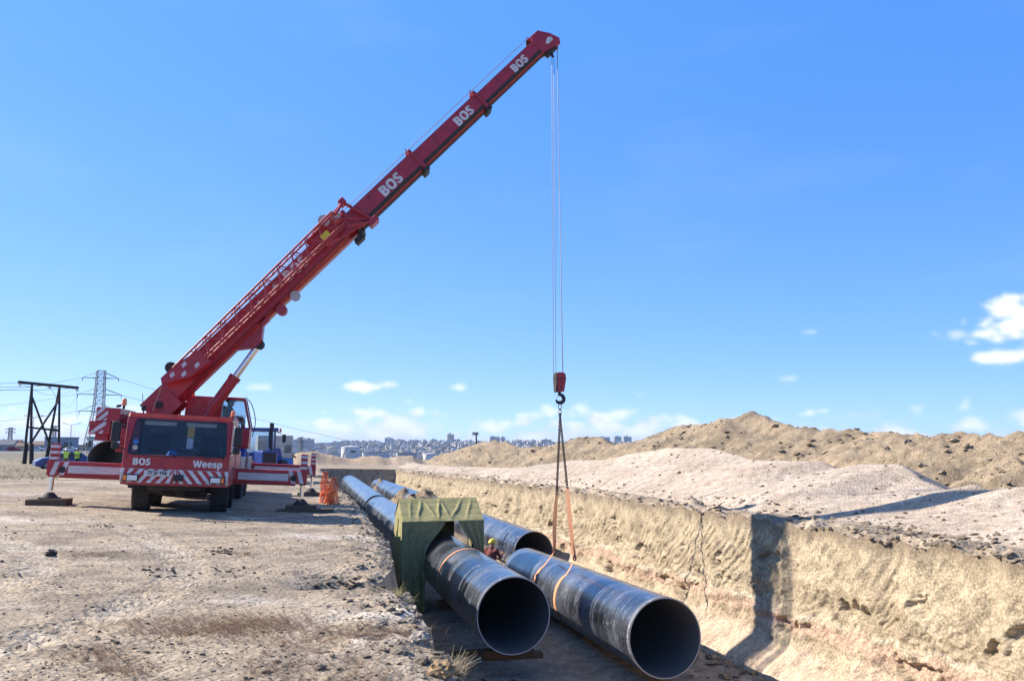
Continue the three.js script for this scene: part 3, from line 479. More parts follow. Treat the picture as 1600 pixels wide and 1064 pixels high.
// ---------------------------------------------------------------- tent over the joint
{
  const x0 = 3.32, x1 = 6.08, dF = 27.6, dB = 30.2, dR = 28.9, yE = -0.86, yT = -0.16, yb = FLOOR + 0.05;
  const t = thing('welding_tent', 'olive green canvas tent standing astride the left pipe', 'tent', W((x0 + x1) / 2, yb, (dF + dB) / 2));
  const inv = t.position.clone().negate();
  M.canvas = std({ color: lin(0.325, 0.305, 0.135), map: dustMap, roughness: 0.95, side: THREE.DoubleSide, bumpMap: soilBump, bumpScale: 0.004 });
  const dirt = M.canvas;
  const fold = (x, y, z) => 0.05 * fbm3(x * 1.6, y * 1.6, z * 1.6, 4);
  const sheet = (f, nu = 70, nv = 50) => { const g = grid(nu, nv, (i, j) => { const u = i / (nu - 1), v = j / (nv - 1), p = f(u, v); return [p.x, p.y, p.z, u * 2, v * 2]; }); return g.translate(inv.x, inv.y, inv.z); };
  // roof: two slopes with sagging folds between the battens
  const crease = (u, v) => { let q = 0; for (const [c, sl, w, h] of [[0.24, 0.10, 0.02, 0.05], [0.47, 0.06, 0.016, 0.06], [0.55, -0.10, 0.02, 0.035], [0.70, 0.24, 0.02, 0.045], [0.86, 0.16, 0.018, 0.035], [0.36, -0.14, 0.02, 0.03], [0.12, 0.05, 0.02, 0.03]]) { const e = (u - c - sl * (v - 0.5) - 0.02 * n2(v * 3, c * 9)) / w; q += h * Math.exp(-e * e) * Math.sin(v * Math.PI); } return q; };
  const sag = (u, v) => 0.014 * Math.pow(Math.abs(Math.sin(v * Math.PI * 4)), 0.3) - 0.014 + crease(u, v) - 0.03 * Math.sin(v * Math.PI) * Math.pow(Math.sin(u * Math.PI * 2), 2);
  part(t, 'front_roof_panel', sheet((u, v) => W(mix(x0 - 0.02, x1 + 0.02, u), mix(yE, yT, v) + sag(u, v) + 0.02 * fold(u * 9, v * 5, 1), mix(dF - 0.03, dR, v)), 110, 60), M.canvas);
  part(t, 'back_roof_panel', sheet((u, v) => W(mix(x0 - 0.02, x1 + 0.02, u), mix(yT, yE, v) + sag(u, v) * 0.6, mix(dR, dB + 0.03, v))), M.canvas);
  for (const [xs, nm] of [[x0, 'left'], [x1, 'right']]) part(t, 'side_wall', sheet((u, v) => { const d = mix(dF, dB, u), top = d < dR ? mix(yE, yT, (d - dF) / (dR - dF)) : mix(yT, yE, (d - dR) / (dB - dR)), y = mix(yb, top, v); return W(xs + (1 - v) * 0.06 * Math.sin(u * 22) * (xs === x0 ? -1 : 1) + fold(xs, y * 0.6, d * 2) - (xs === x0 ? 1 : -1) * 0.10 * (1 - v), y, d); }), M.canvas);
  // front curtains, drawn apart over the pipe
  const pc = lp(dF), yw = (x) => pc.y + Math.sqrt(Math.max(0, RP * RP - (x - pc.x) ** 2));
  const curtain = (xa, xb, tieX, tieY, side) => sheet((u, v) => { // outer edge xa, inner edge xb at the top drawn to tieX low down
    const y = mix(yb, yE, v), k = ss(yE, tieY, y); const inner = mix(xb, tieX, Math.pow(k, 0.8)), x = mix(xa, inner, u);
    return W(x, y, dF - 0.03 - 0.05 * Math.sin(u * 19 + v) * (1 - v * 0.75) - 0.04 * (1 - v) + fold(x * 2, y * 0.5, 3)); }, 70, 50);
  const cl = part(t, 'front_curtain', curtain(x0 - 0.05, 4.75, pc.x - RP * 0.93, pc.y + 0.35, 1), M.canvas);
  part(t, 'front_curtain', curtain(x1 + 0.02, 5.2, pc.x + RP + 0.06, pc.y + 0.25, -1), M.canvas);
  // rear curtain hanging to the pipe
  part(t, 'rear_curtain', sheet((u, v) => { const x = mix(x0 + 0.05, x1 - 0.55, u), yl = Math.abs(x - lp(dB).x) < RP ? lp(dB).y + Math.sqrt(RP * RP - (x - lp(dB).x) ** 2) : yb; return W(x, mix(yl, yE, v), dB - 0.03 + 0.03 * Math.sin(u * 23)); }), M.canvas);
  const fr = { push: (...gs) => { for (const g of gs) part(t, 'pole', g.translate(inv.x, inv.y, inv.z), M.steel); } }; for (const x of [x0 + 0.03, x1 - 0.03]) for (const d of [dF + 0.03, dB - 0.08]) fr.push(rod(W(x, yb, d), W(x, yE - 0.03, d), 0.02));
  for (const x of [x0 + 0.03, x1 - 0.03]) fr.push(rod(W(x, yE - 0.04, dF + 0.03), W(x, yT - 0.06, dR), 0.02), rod(W(x, yE - 0.04, dB - 0.08), W(x, yT - 0.06, dR), 0.02));
}

// ---------------------------------------------------------------- the mobile crane
const font = await new FontLoader().loadAsync('fonts/droid/droid_sans_bold.typeface.json');
const text = (s, size, depth = 0.012) => { const g = new TextGeometry(s, { font, size, depth, curveSegments: 5, bevelEnabled: true, bevelThickness: 0.002, bevelSize: size * 0.035, bevelSegments: 1 }); g.computeBoundingBox(); const b = g.boundingBox; return g.translate(-(b.min.x + b.max.x) / 2, -(b.min.y + b.max.y) / 2, 0); };
const XC = -3.06, DF = 21.1, ROLL = -0.048;
const crane = thing('mobile_crane', 'red mobile crane with raised telescopic boom standing on outriggers', 'crane', W(XC, 0.03, DF));
crane.rotation.z = ROLL; crane.updateMatrixWorld();
const toC = (v) => crane.worldToLocal(v.clone());         // world -> crane
const C = (x, y, d) => V3(x, y, -d);                      // crane-local, d = metres behind the front bumper
const cb = (x0, x1, y0, y1, d0, d1, r = 0) => bx(x0, x1, y0, y1, -d0, -d1, r);
const ev = new Evaluator(); ev.useGroups = false;
{ // carrier cab: hollow shell with window openings
  const prof = [[0.0, 0.72], [0.0, 1.42], [0.10, 2.28], [0.18, 2.36], [1.55, 2.40], [1.62, 2.34], [1.62, 0.72]];
  const side = (g) => g.rotateY(Math.PI / 2);             // profile (d, y) extruded along x; shape x = d -> world -z
  const outer = side(extr(prof, 2.36, 0.04)).translate(-1.18, 0, 0);
  const inner = side(extr([[0.06, 1.0], [0.06, 1.42], [0.15, 2.24], [0.22, 2.29], [1.5, 2.32], [1.55, 2.28], [1.55, 1.0]], 2.26)).translate(-1.13, 0, 0);
  const prep = (g) => { g = g.index ? g : g; const b = new Brush(g); b.updateMatrixWorld(); return b; };
  const front = new THREE.ExtrudeGeometry((() => { const s = new THREE.Shape(); s.moveTo(-1.04, 1.40); s.quadraticCurveTo(-1.14, 1.40, -1.13, 1.50); s.lineTo(-1.03, 2.18); s.quadraticCurveTo(-1.01, 2.26, -0.92, 2.26); s.lineTo(0.98, 2.26); s.quadraticCurveTo(1.07, 2.26, 1.08, 2.18); s.lineTo(1.13, 1.50); s.quadraticCurveTo(1.14, 1.40, 1.04, 1.40); return s; })(), { depth: 0.6, bevelEnabled: false }).translate(0, 0, -0.4);
  const sw = side(extr([[0.35, 1.45], [0.40, 2.2], [1.2, 2.2], [1.2, 1.45]], 3)).translate(-1.5, 0, 0);
  let b = ev.evaluate(prep(outer), prep(inner), SUBTRACTION); b = ev.evaluate(b, prep(front), SUBTRACTION); b = ev.evaluate(b, prep(sw), SUBTRACTION);
  const cab = part(crane, 'carrier_cab', b.geometry, M.red);
  // glass
  const tilt = Math.atan2(0.10, 0.86);
  const wsh = new THREE.ShapeGeometry((() => { const s = new THREE.Shape(); s.moveTo(-1.05, 0); s.quadraticCurveTo(-1.15, 0, -1.14, 0.1); s.lineTo(-1.04, 0.79); s.quadraticCurveTo(-1.02, 0.87, -0.93, 0.87); s.lineTo(0.99, 0.87); s.quadraticCurveTo(1.08, 0.87, 1.09, 0.79); s.lineTo(1.14, 0.1); s.quadraticCurveTo(1.15, 0, 1.05, 0); return s; })()).rotateX(-tilt).translate(0, 1.40, 0.018);
  part(cab, 'windscreen', wsh, M.glass);
  // black rubber seal round the windscreen
  const sealPts = [[-1.05, 0], [-1.13, 0.03], [-1.13, 0.1], [-1.04, 0.79], [-1.01, 0.85], [-0.93, 0.87], [0.99, 0.87], [1.06, 0.85], [1.08, 0.79], [1.13, 0.1], [1.13, 0.03], [1.05, 0]].map(([x, y]) => V3(x, 1.40 + y * Math.cos(tilt), 0.022 - y * Math.sin(tilt)));
  part(cab, 'window_seal', tube(sealPts, 0.022, 160, 5, true), M.black);
  for (const s of [-1, 1]) part(cab, 'side_window', cb(s * 1.205, s * 1.208, 1.45, 2.2, 0.36, 1.2), M.glass);
  // wipers
  for (const [a, bb] of [[-0.72, -0.1], [-0.05, 0.62], [0.5, 1.0]]) { const p = V3(a, 1.56, 0.035), q = V3(bb, 1.44, 0.055); part(cab, 'wiper', [rod(p, q, 0.010), rod(q, q.clone().add(V3(0.08, -0.09, 0.01)), 0.014)], M.black); }
  // lower front: striped board, lamps, plate, lettering
  const board = part(cab, 'warning_board', cb(-1.22, 1.22, 0.735, 1.065, -0.045, -0.075, 0.008), M.white);
  const st = []; for (let k = 0; k < 22; k++) { const x = -1.19 + k * 0.215; const sl = 0.30; if (x > -1.2 && x + 0.1 < -0.02) st.push(extr([[x, 0], [Math.min(x + 0.105, 0), 0], [Math.min(x + 0.105 + sl, 0.0), 0.32], [Math.min(x + sl, -0.001), 0.32]], 0.004)); }
  const half = (sgn) => { const out = []; for (let k = -2; k < 8; k++) { const x = k * 0.215, sl = -0.27, P = [[x, 0], [x + 0.108, 0], [x + 0.108 + sl, 0.322], [x + sl, 0.322]].map(([a, c]) => [clamp(a, 0.02, 1.20), c]); if (P[1][0] - P[0][0] < 0.01 && P[2][0] - P[3][0] < 0.01) continue; let Q = P.map(([a, c]) => [a * sgn, c]); if (sgn < 0) Q.reverse(); const g = extr(Q, 0.004).translate(0, 0.739, 0.0765); out.push(g); } return out; };
  for (const g of [...half(1), ...half(-1)]) part(board, 'red_stripe', g, M.red);
  for (const s of [-1, 1]) {
    const h = part(cab, 'headlight', cb(s * 0.80, s * 1.16, 0.76, 0.93, -0.085, -0.125, 0.03), M.black);
    part(h, 'lens', cb(s * 0.83, s * 1.05, 0.785, 0.905, -0.128, -0.145, 0.02), M.lamp);
    part(h, 'indicator', cb(s * 1.065, s * 1.14, 0.785, 0.905, -0.128, -0.14, 0.012), M.amber);
  }
  const plate = part(cab, 'number_plate', cb(-0.70, -0.12, 0.90, 1.03, -0.083, -0.092, 0.004), M.white);
  part(plate, 'plate_lettering', text('77 JS 154', 0.075, 0.003).translate(-0.40, 0.965, 0.094), M.black);
  part(cab, 'tow_socket', [cb(-0.02, 0.20, 0.80, 0.95, -0.08, -0.12, 0.01), disc(V3(0.09, 0.87, 0.12), V3(0, 0, 1), 0.05, 0.03)], M.black);
  part(cab, 'cab_lettering', text('BOS', 0.155).translate(-0.78, 1.23, 0.042), M.white);
  part(cab, 'cab_lettering', text('Weesp', 0.155).translate(0.72, 1.20, 0.042), M.white);
  part(cab, 'front_chassis', [cb(-0.62, 0.62, 0.55, 0.73, 0.10, 1.6, 0.03), cb(-1.1, 1.12, 0.66, 0.73, 0.02, 1.5, 0.02), cb(-0.45, 0.35, 0.42, 0.56, 0.7, 1.3, 0.04), disc(C(0.1, 0.5, 0.55), V3(0, 0, 1), 0.12, 0.3), rod(C(-0.7, 0.5, 0.6), C(0.7, 0.48, 0.62), 0.035), rod(C(-0.6, 0.42, 1.0), C(0.62, 0.4, 1.0), 0.05), rod(V3(-0.5, 0.73, 0), V3(-0.25, 0.45, -0.3), 0.025), rod(V3(0.1, 0.73, 0), V3(0.4, 0.45, -0.3), 0.025), rod(V3(0.75, 0.73, 0), V3(0.6, 0.45, -0.3), 0.025)], M.under);
  // mirrors on arms
  for (const s of [-1, 1]) { const m = part(cab, 'mirror_arm', [rod(V3(s * 1.2, 2.3, 0.0), V3(s * 1.38, 2.2, 0.22), 0.016), rod(V3(s * 1.2, 1.5, 0.02), V3(s * 1.36, 1.58, 0.2), 0.016), rod(V3(s * 1.38, 2.2, 0.22), V3(s * 1.36, 1.58, 0.2), 0.016)], M.black); part(m, 'mirror', [bx(s * 1.28, s * 1.48, 1.68, 2.16, 0.19, 0.30, 0.04), bx(s * 1.29, s * 1.45, 1.50, 1.66, 0.19, 0.28, 0.03)], M.black); }
  // cabin inside: seats, wheel, visors, a yellow sheet, papers
  part(cab, 'seat', [cb(-0.85, -0.35, 1.0, 1.2, 0.75, 1.2, 0.05), cb(-0.83, -0.37, 1.2, 1.9, 1.1, 1.22, 0.05)], M.dark);
  part(cab, 'seat', [cb(0.35, 0.85, 1.0, 1.2, 0.75, 1.2, 0.05), cb(0.37, 0.83, 1.2, 1.9, 1.1, 1.22, 0.05)], M.dark);
  const liner = std({ color: lin(0.20, 0.225, 0.26), map: dustMap, roughness: 0.85 });
  part(cab, 'cab_lining', [cb(-1.11, 1.11, 1.0, 2.26, 1.49, 1.52), cb(-1.12, -1.10, 1.0, 1.44, 0.2, 1.48), cb(1.10, 1.12, 1.0, 1.44, 0.2, 1.48), cb(-1.1, 1.1, 2.255, 2.275, 0.26, 1.48)], liner);
  part(cab, 'dashboard', cb(-1.12, 1.12, 1.02, 1.40, 0.08, 0.42, 0.03), M.dark);
  part(cab, 'steering_wheel', new THREE.TorusGeometry(0.22, 0.018, 6, 24).rotateX(-1.0).translate(0.6, 1.5, -0.55), M.black);
  for (const [a, c] of [[-0.85, -0.12], [0.12, 0.82]]) part(cab, 'sun_visor', cb(a, c, 2.12, 2.22, 0.2, 0.215, 0.006), M.cream);
  part(cab, 'yellow_sheet', cb(0.15, 0.31, 1.86, 2.12, 0.24, 0.25), std({ color: lin(0.60, 0.36, 0.06), roughness: 0.8 }));
  part(cab, 'paper', cb(0.15, 0.30, 1.58, 1.84, 0.24, 0.25), M.white);
  for (const [y, m] of [[1.70, M.blue2], [1.56, M.cream]]) part(cab, 'sticker', disc(V3(-0.97, y, 0.022 - (y - 1.4) * 0.11), V3(0, 0.11, 1), 0.06, 0.004, 20), m);
  part(cab, 'door_handle', cb(1.225, 1.245, 1.1, 1.14, 0.9, 1.1), M.black);
  part(cab, 'air_intake', [rod(C(1.12, 1.2, 1.74), C(1.12, 2.4, 1.74), 0.07), cb(1.0, 1.34, 2.38, 2.46, 1.5, 1.9, 0.03)], M.black);
  for (const x of [1.12]) { const l = part(cab, 'beacon', [disc(C(x, 2.42, 0.9), V3(0, 1, 0), 0.07, 0.05)], M.black); part(l, 'amber_dome', [rod(C(x, 2.44, 0.9), C(x, 2.55, 0.9), 0.065, 0.055, 14), new THREE.SphereGeometry(0.055, 12, 6, 0, 7, 0, 1.57).translate(x, 2.55, -0.9)], M.amber); }
}
{ const h = thing('hard_hat', 'blue hard hat lying on the dashboard behind the crane windscreen', 'helmet', crane.localToWorld(C(-0.16, 1.41, 0.24))); part(h, 'shell', new THREE.SphereGeometry(0.125, 20, 10, 0, 6.3, 0, 1.6).scale(1, 0.95, 1.2), M.blue2); part(h, 'brim', new THREE.CylinderGeometry(0.135, 0.14, 0.012, 20).scale(1, 1, 1.25).translate(0, 0.006, 0.02), M.blue2); }
{ // chassis and deck
  part(crane, 'chassis_frame', [cb(-0.55, 0.55, 0.62, 1.02, 1.6, 11.3, 0.03), cb(-1.15, 1.15, 1.0, 1.14, 1.7, 11.3, 0.02)], M.redDull);
  for (const s of [-1, 1]) part(crane, 'side_panel', cb(s * 1.13, s * 1.24, 0.78, 1.55, 1.66, 3.2, 0.02), M.red);
  part(crane, 'side_locker', cb(1.12, 1.25, 0.85, 1.38, 3.3, 5.2, 0.02), M.steel); part(crane, 'side_locker', cb(1.12, 1.25, 0.85, 1.35, 6.3, 8.4, 0.02), M.steel);
  part(crane, 'engine_cover', cb(-1.1, 0.6, 1.14, 1.75, 1.75, 3.1, 0.05), M.red);
  part(crane, 'ladder', [0.9, 1.1, 1.3].map((y) => rod(C(1.28, y, 5.4), C(1.28, y, 5.8), 0.015)).concat([rod(C(1.28, 0.8, 5.4), C(1.28, 1.5, 5.4), 0.015), rod(C(1.28, 0.8, 5.8), C(1.28, 1.5, 5.8), 0.015)]), M.steel);
  // wheels
  const tread = (R, w) => { const g = [new THREE.LatheGeometry([[R * 0.52, -w / 2 + 0.03], [R * 0.7, -w / 2], [R * 0.9, -w / 2 + 0.005], [R * 0.97, -w / 2 + 0.04], [R * 0.985, -w * 0.2], [R * 0.985, w * 0.2], [R * 0.97, w / 2 - 0.04], [R * 0.9, w / 2 - 0.005], [R * 0.7, w / 2], [R * 0.52, w / 2 - 0.03]].map((p) => new THREE.Vector2(p[0], p[1])), 40).rotateZ(Math.PI / 2)]; for (let k = 0; k < 36; k++) for (const s of [-1, 0, 1]) { const a = (k + (s ? 0 : 0.5)) / 36 * 2 * Math.PI; g.push(new THREE.BoxGeometry(w * 0.26, 0.025, 0.07).rotateY(s * 0.4).translate(s * w * 0.31, R * 0.99, 0).rotateX(a)); } return merge(g); };
  const wheel0 = (() => { const R = 0.56, w = 0.44, g = new THREE.Group(); part(g, 'tyre', tread(R, w), M.rubber); const rimM = std({ color: lin(0.30, 0.03, 0.04), map: dustMap, roughness: 0.7 }); part(g, 'rim', [new THREE.CylinderGeometry(R * 0.54, R * 0.5, w * 0.7, 28).rotateZ(Math.PI / 2), new THREE.CylinderGeometry(0.13, 0.13, w * 0.95, 16).rotateZ(Math.PI / 2), ...Array.from({ length: 10 }, (_, k) => new THREE.CylinderGeometry(0.018, 0.018, w * 0.82, 6).rotateZ(Math.PI / 2).translate(0, Math.cos(k * 0.628) * 0.2, Math.sin(k * 0.628) * 0.2))], rimM); return g; })();
  for (const d of [1.35, 2.95, 6.6, 8.2]) for (const s of [-1, 1]) { const wg = wheel0.clone(); wg.name = 'wheel'; wg.position.copy(C(s * 0.93, 0.53, d)); if (d < 3) wg.rotation.y = 0.10; crane.add(wg); part(wg, 'axle', rod(V3(-s * 0.2, 0, 0), V3(-s * 0.95, 0, 0), 0.09), M.under); part(crane, 'mudguard', extr([[0.72, 0.0], [0.66, 0.36], [0.4, 0.62], [-0.4, 0.62], [-0.66, 0.36], [-0.72, 0], [-0.69, 0], [-0.63, 0.34], [-0.38, 0.59], [0.38, 0.59], [0.63, 0.34], [0.69, 0]], 0.46).rotateY(Math.PI / 2).translate(s * 0.93 - 0.23, 0.56, -d), M.black); }
}
function outrigger(d, s, foot, ext) {                     // s: side, foot: height of the pad, ext: how far the jack stands out
  const y0 = 0.74, y1 = 1.10, xi = s * 0.5, xo = s * ext;
  const bm = part(crane, 'outrigger_beam', [cb(xi, xo, y0, y1, d, d + 0.34, 0.012), cb(xi, xo - s * 0.3, y0 - 0.06, y0 + 0.04, d + 0.05, d + 0.3)], M.red);
  part(bm, 'white_panel', bx(Math.min(s * 1.3, xo - s * 0.5), Math.max(s * 1.3, xo - s * 0.5), y0 + 0.07, y1 - 0.10, -d, -d + 0.006), M.white);
  for (const k of [0, 1]) { const a = xo - s * (0.05 + k * 0.22); part(bm, 'white_stripe', extr((s > 0 ? [[a - 0.14, y0 + 0.01], [a - 0.03, y0 + 0.01], [a - 0.13, y1 - 0.01], [a - 0.24, y1 - 0.01]] : [[a + 0.03, y0 + 0.01], [a + 0.14, y0 + 0.01], [a + 0.24, y1 - 0.01], [a + 0.13, y1 - 0.01]]), 0.005).translate(0, 0, -d + 0.001), M.white); }
  part(bm, 'port_hole', disc(C(xo - s * 0.36, y0 + 0.15, d - 0.01), V3(0, 0, 1), 0.085, 0.02), M.black);
  const post = part(bm, 'jack_housing', cb(xo - s * 0.02, xo - s * 0.2, y0 - 0.04, 1.55, d + 0.06, d + 0.26, 0.01), M.red);
  for (let k = 0; k < 3; k++) part(post, 'white_band', cb(xo - s * 0.012, xo - s * 0.208, 1.14 + k * 0.15, 1.21 + k * 0.15, d + 0.052, d + 0.268), M.white);
  part(bm, 'jack_rod', rod(C(xo - s * 0.11, foot + 0.2, d + 0.16), C(xo - s * 0.11, y0, d + 0.16), 0.055, 0.055, 16), M.chrome);
  part(bm, 'foot_plate', [new THREE.CylinderGeometry(0.08, 0.22, 0.14, 20).translate(xo - s * 0.11, foot + 0.09, -d - 0.16), cb(xo - s * 0.11 - 0.22, xo - s * 0.11 + 0.22, foot, foot + 0.03, d - 0.06, d + 0.38)], M.dark);
  return crane.localToWorld(C(xo - s * 0.11, foot, d + 0.16));
}
const feet = [outrigger(2.0, -1, 0.14, 3.38), outrigger(2.0, 1, 0.17, 3.12), outrigger(9.3, -1, 0.12, 2.3), outrigger(9.3, 1, 0.12, 3.45)];
feet.forEach((f, i) => {
  const gy = gL(f.x, -f.z), n = i === 1 ? 3 : 2;
  const nm = ['timber mat under the outrigger foot beside the field pipe', 'timber mat under the outrigger foot by the trench', 'timber mat under the rear outrigger on the field side', 'timber mat under the rear outrigger on the trench side'][i];
  const t = thing('timber_mat', nm, 'timber mat', V3(f.x, gy - 0.02, f.z));
  const h = f.y - gy + 0.02; const planks = (y0, y1, L, wd, k, off) => { for (let j = 0; j < k; j++) part(t, 'plank', new RoundedBoxGeometry(L, y1 - y0, wd / k - 0.012, 1, 0.01).translate(off + 0.02 * (j % 2), (y0 + y1) / 2, (j + 0.5) * wd / k - wd / 2), M.woodGrey); };
  if (n === 3) { planks(0, h * 0.45, 1.5, 0.7, 3, 0.12); planks(h * 0.45, h - 0.001, 0.8, 0.6, 3, 0); } else planks(0, h - 0.001, 0.95, 0.6, 3, 0);
});
// superstructure, slewed across the carrier; the boom points over the trench
const TD = 5.4;
{
  part(crane, 'slew_ring', [rod(C(0.1, 1.12, TD), C(0.1, 1.36, TD), 0.72, 0.72, 32)], M.under);
  const deck = part(crane, 'upper_frame', [cb(-2.4, 1.0, 1.36, 1.62, TD - 0.62, TD + 0.62, 0.03), cb(-2.3, 0.3, 1.62, 2.42, TD - 0.62, TD - 0.52, 0.02), cb(-2.3, 0.3, 1.62, 2.42, TD + 0.52, TD + 0.62, 0.02), cb(-2.35, 0.2, 2.36, 2.46, TD - 0.72, TD - 0.40, 0.02)], M.red);
  const winch = part(crane, 'winch_drum', [disc(C(-1.75, 2.1, TD), V3(0, 0, 1), 0.24, 0.9), disc(C(-1.75, 2.1, TD - 0.45), V3(0, 0, 1), 0.34, 0.04), disc(C(-1.75, 2.1, TD + 0.45), V3(0, 0, 1), 0.34, 0.04)], M.dark);
  part(crane, 'winch_hoses', [tube([C(-2.2, 2.2, TD - 0.66), C(-1.9, 2.3, TD - 0.70), C(-1.6, 2.15, TD - 0.68), C(-1.3, 2.28, TD - 0.66)], 0.03, 20, 5), tube([C(-2.2, 2.05, TD - 0.66), C(-1.85, 1.95, TD - 0.72), C(-1.4, 2.1, TD - 0.66)], 0.03, 20, 5), cb(-2.15, -1.95, 2.02, 2.3, TD - 0.70, TD - 0.62, 0.02)], M.dark);
  const cw = part(crane, 'counterweight', [cb(-2.92, -2.28, 2.22, 2.62, TD - 1.1, TD + 1.1, 0.02), cb(-3.06, -2.5, 1.84, 2.22, TD - 1.1, TD + 1.1, 0.02), cb(-2.5, -1.6, 1.72, 2.06, TD - 1.05, TD + 1.05, 0.02), cb(-2.9, -2.55, 1.66, 1.84, TD - 1.0, TD + 1.0, 0.02)], M.red);
  const zf = -(TD - 1.1) + 0.001;
  for (const P of [[[-2.91, 2.24], [-2.78, 2.24], [-2.60, 2.42], [-2.60, 2.55]], [[-2.72, 2.24], [-2.62, 2.24], [-2.62, 2.34]], [[-2.91, 2.34], [-2.91, 2.47], [-2.79, 2.60], [-2.66, 2.60]], [[-3.05, 1.87], [-2.92, 1.87], [-2.62, 2.12], [-2.62, 2.21], [-2.69, 2.21]], [[-2.82, 1.87], [-2.68, 1.87], [-2.68, 1.98]]]) { if (THREE.ShapeUtils.area(P.map((p) => new THREE.Vector2(...p))) < 0) P.reverse(); part(cw, 'white_stripe', extr(P, 0.004).translate(0, 0, zf), M.white); }
  const bc = part(crane, 'beacon', [rod(C(-2.28, 2.62, TD - 0.7), C(-2.28, 2.72, TD - 0.7), 0.035), disc(C(-2.42, 2.70, TD - 0.7), V3(1, 0.3, 0), 0.04, 0.12)], M.black); part(bc, 'amber_dome', [rod(C(-2.28, 2.72, TD - 0.7), C(-2.28, 2.88, TD - 0.7), 0.075, 0.06, 14), new THREE.SphereGeometry(0.06, 12, 6, 0, 7, 0, 1.57).translate(-2.28, 2.88, -TD + 0.7)], M.amber);
  part(crane, 'work_lamp', [rod(C(-1.75, 2.46, TD - 0.6), C(-1.75, 2.62, TD - 0.6), 0.02), cb(-1.81, -1.69, 2.6, 2.76, TD - 0.68, TD - 0.54, 0.03)], M.black);
  // operator cab beside the boom foot, facing along the boom
  const z0 = -(TD + 0.45), z1 = -(TD + 1.40);
  const op = part(crane, 'operator_cab', [bx(-0.75, 0.30, 1.75, 3.20, z1, z0, 0.05), bx(0.25, 1.25, 1.62, 2.25, z1, z0, 0.03), bx(0.25, 1.02, 3.14, 3.22, z1, z0, 0.03), bx(0.24, 0.34, 2.2, 3.18, z0 - 0.06, z0, 0.01), rod(V3(1.25, 2.25, z0 - 0.03), V3(1.0, 3.18, z0 - 0.03), 0.035), rod(V3(1.25, 2.25, z1 + 0.03), V3(1.0, 3.18, z1 + 0.03), 0.035), bx(-1.02, -0.80, 2.72, 2.88, z0 - 0.3, z0, 0.02), rod(V3(-0.9, 2.72, z0 - 0.1), V3(-0.9, 2.3, z0 - 0.1), 0.03)], M.red);
  part(op, 'side_window', bx(0.34, 1.1, 2.26, 3.13, z0 - 0.025, z0 - 0.02), M.glass);
  const fw = new THREE.BufferGeometry().setFromPoints([V3(1.26, 2.27, z0 - 0.05), V3(1.26, 2.27, z1 + 0.05), V3(1.02, 3.16, z0 - 0.05), V3(1.02, 3.16, z1 + 0.05)]); fw.setIndex([0, 1, 2, 1, 3, 2]); fw.computeVertexNormals(); part(op, 'front_window', fw, M.glass);
  part(op, 'grab_rail', [tube([V3(1.35, 2.0, z0 + 0.08), V3(1.40, 2.5, z0 + 0.1), V3(1.22, 3.05, z0 + 0.1), V3(1.02, 3.24, z0 + 0.02)], 0.014, 24, 5)], M.black);
  part(op, 'wiper', rod(V3(1.28, 2.3, z0 - 0.3), V3(1.12, 2.95, z0 - 0.35), 0.01), M.black);
  part(op, 'roof_lamp', bx(-0.62, -0.53, 3.2, 3.30, z0 - 0.3, z0 - 0.2, 0.015), M.amber);
  part(op, 'seat', [bx(0.35, 0.8, 2.28, 2.4, z1 + 0.2, z0 - 0.25, 0.04), bx(0.35, 0.45, 2.4, 2.95, z1 + 0.22, z0 - 0.27, 0.04)], M.black);
}
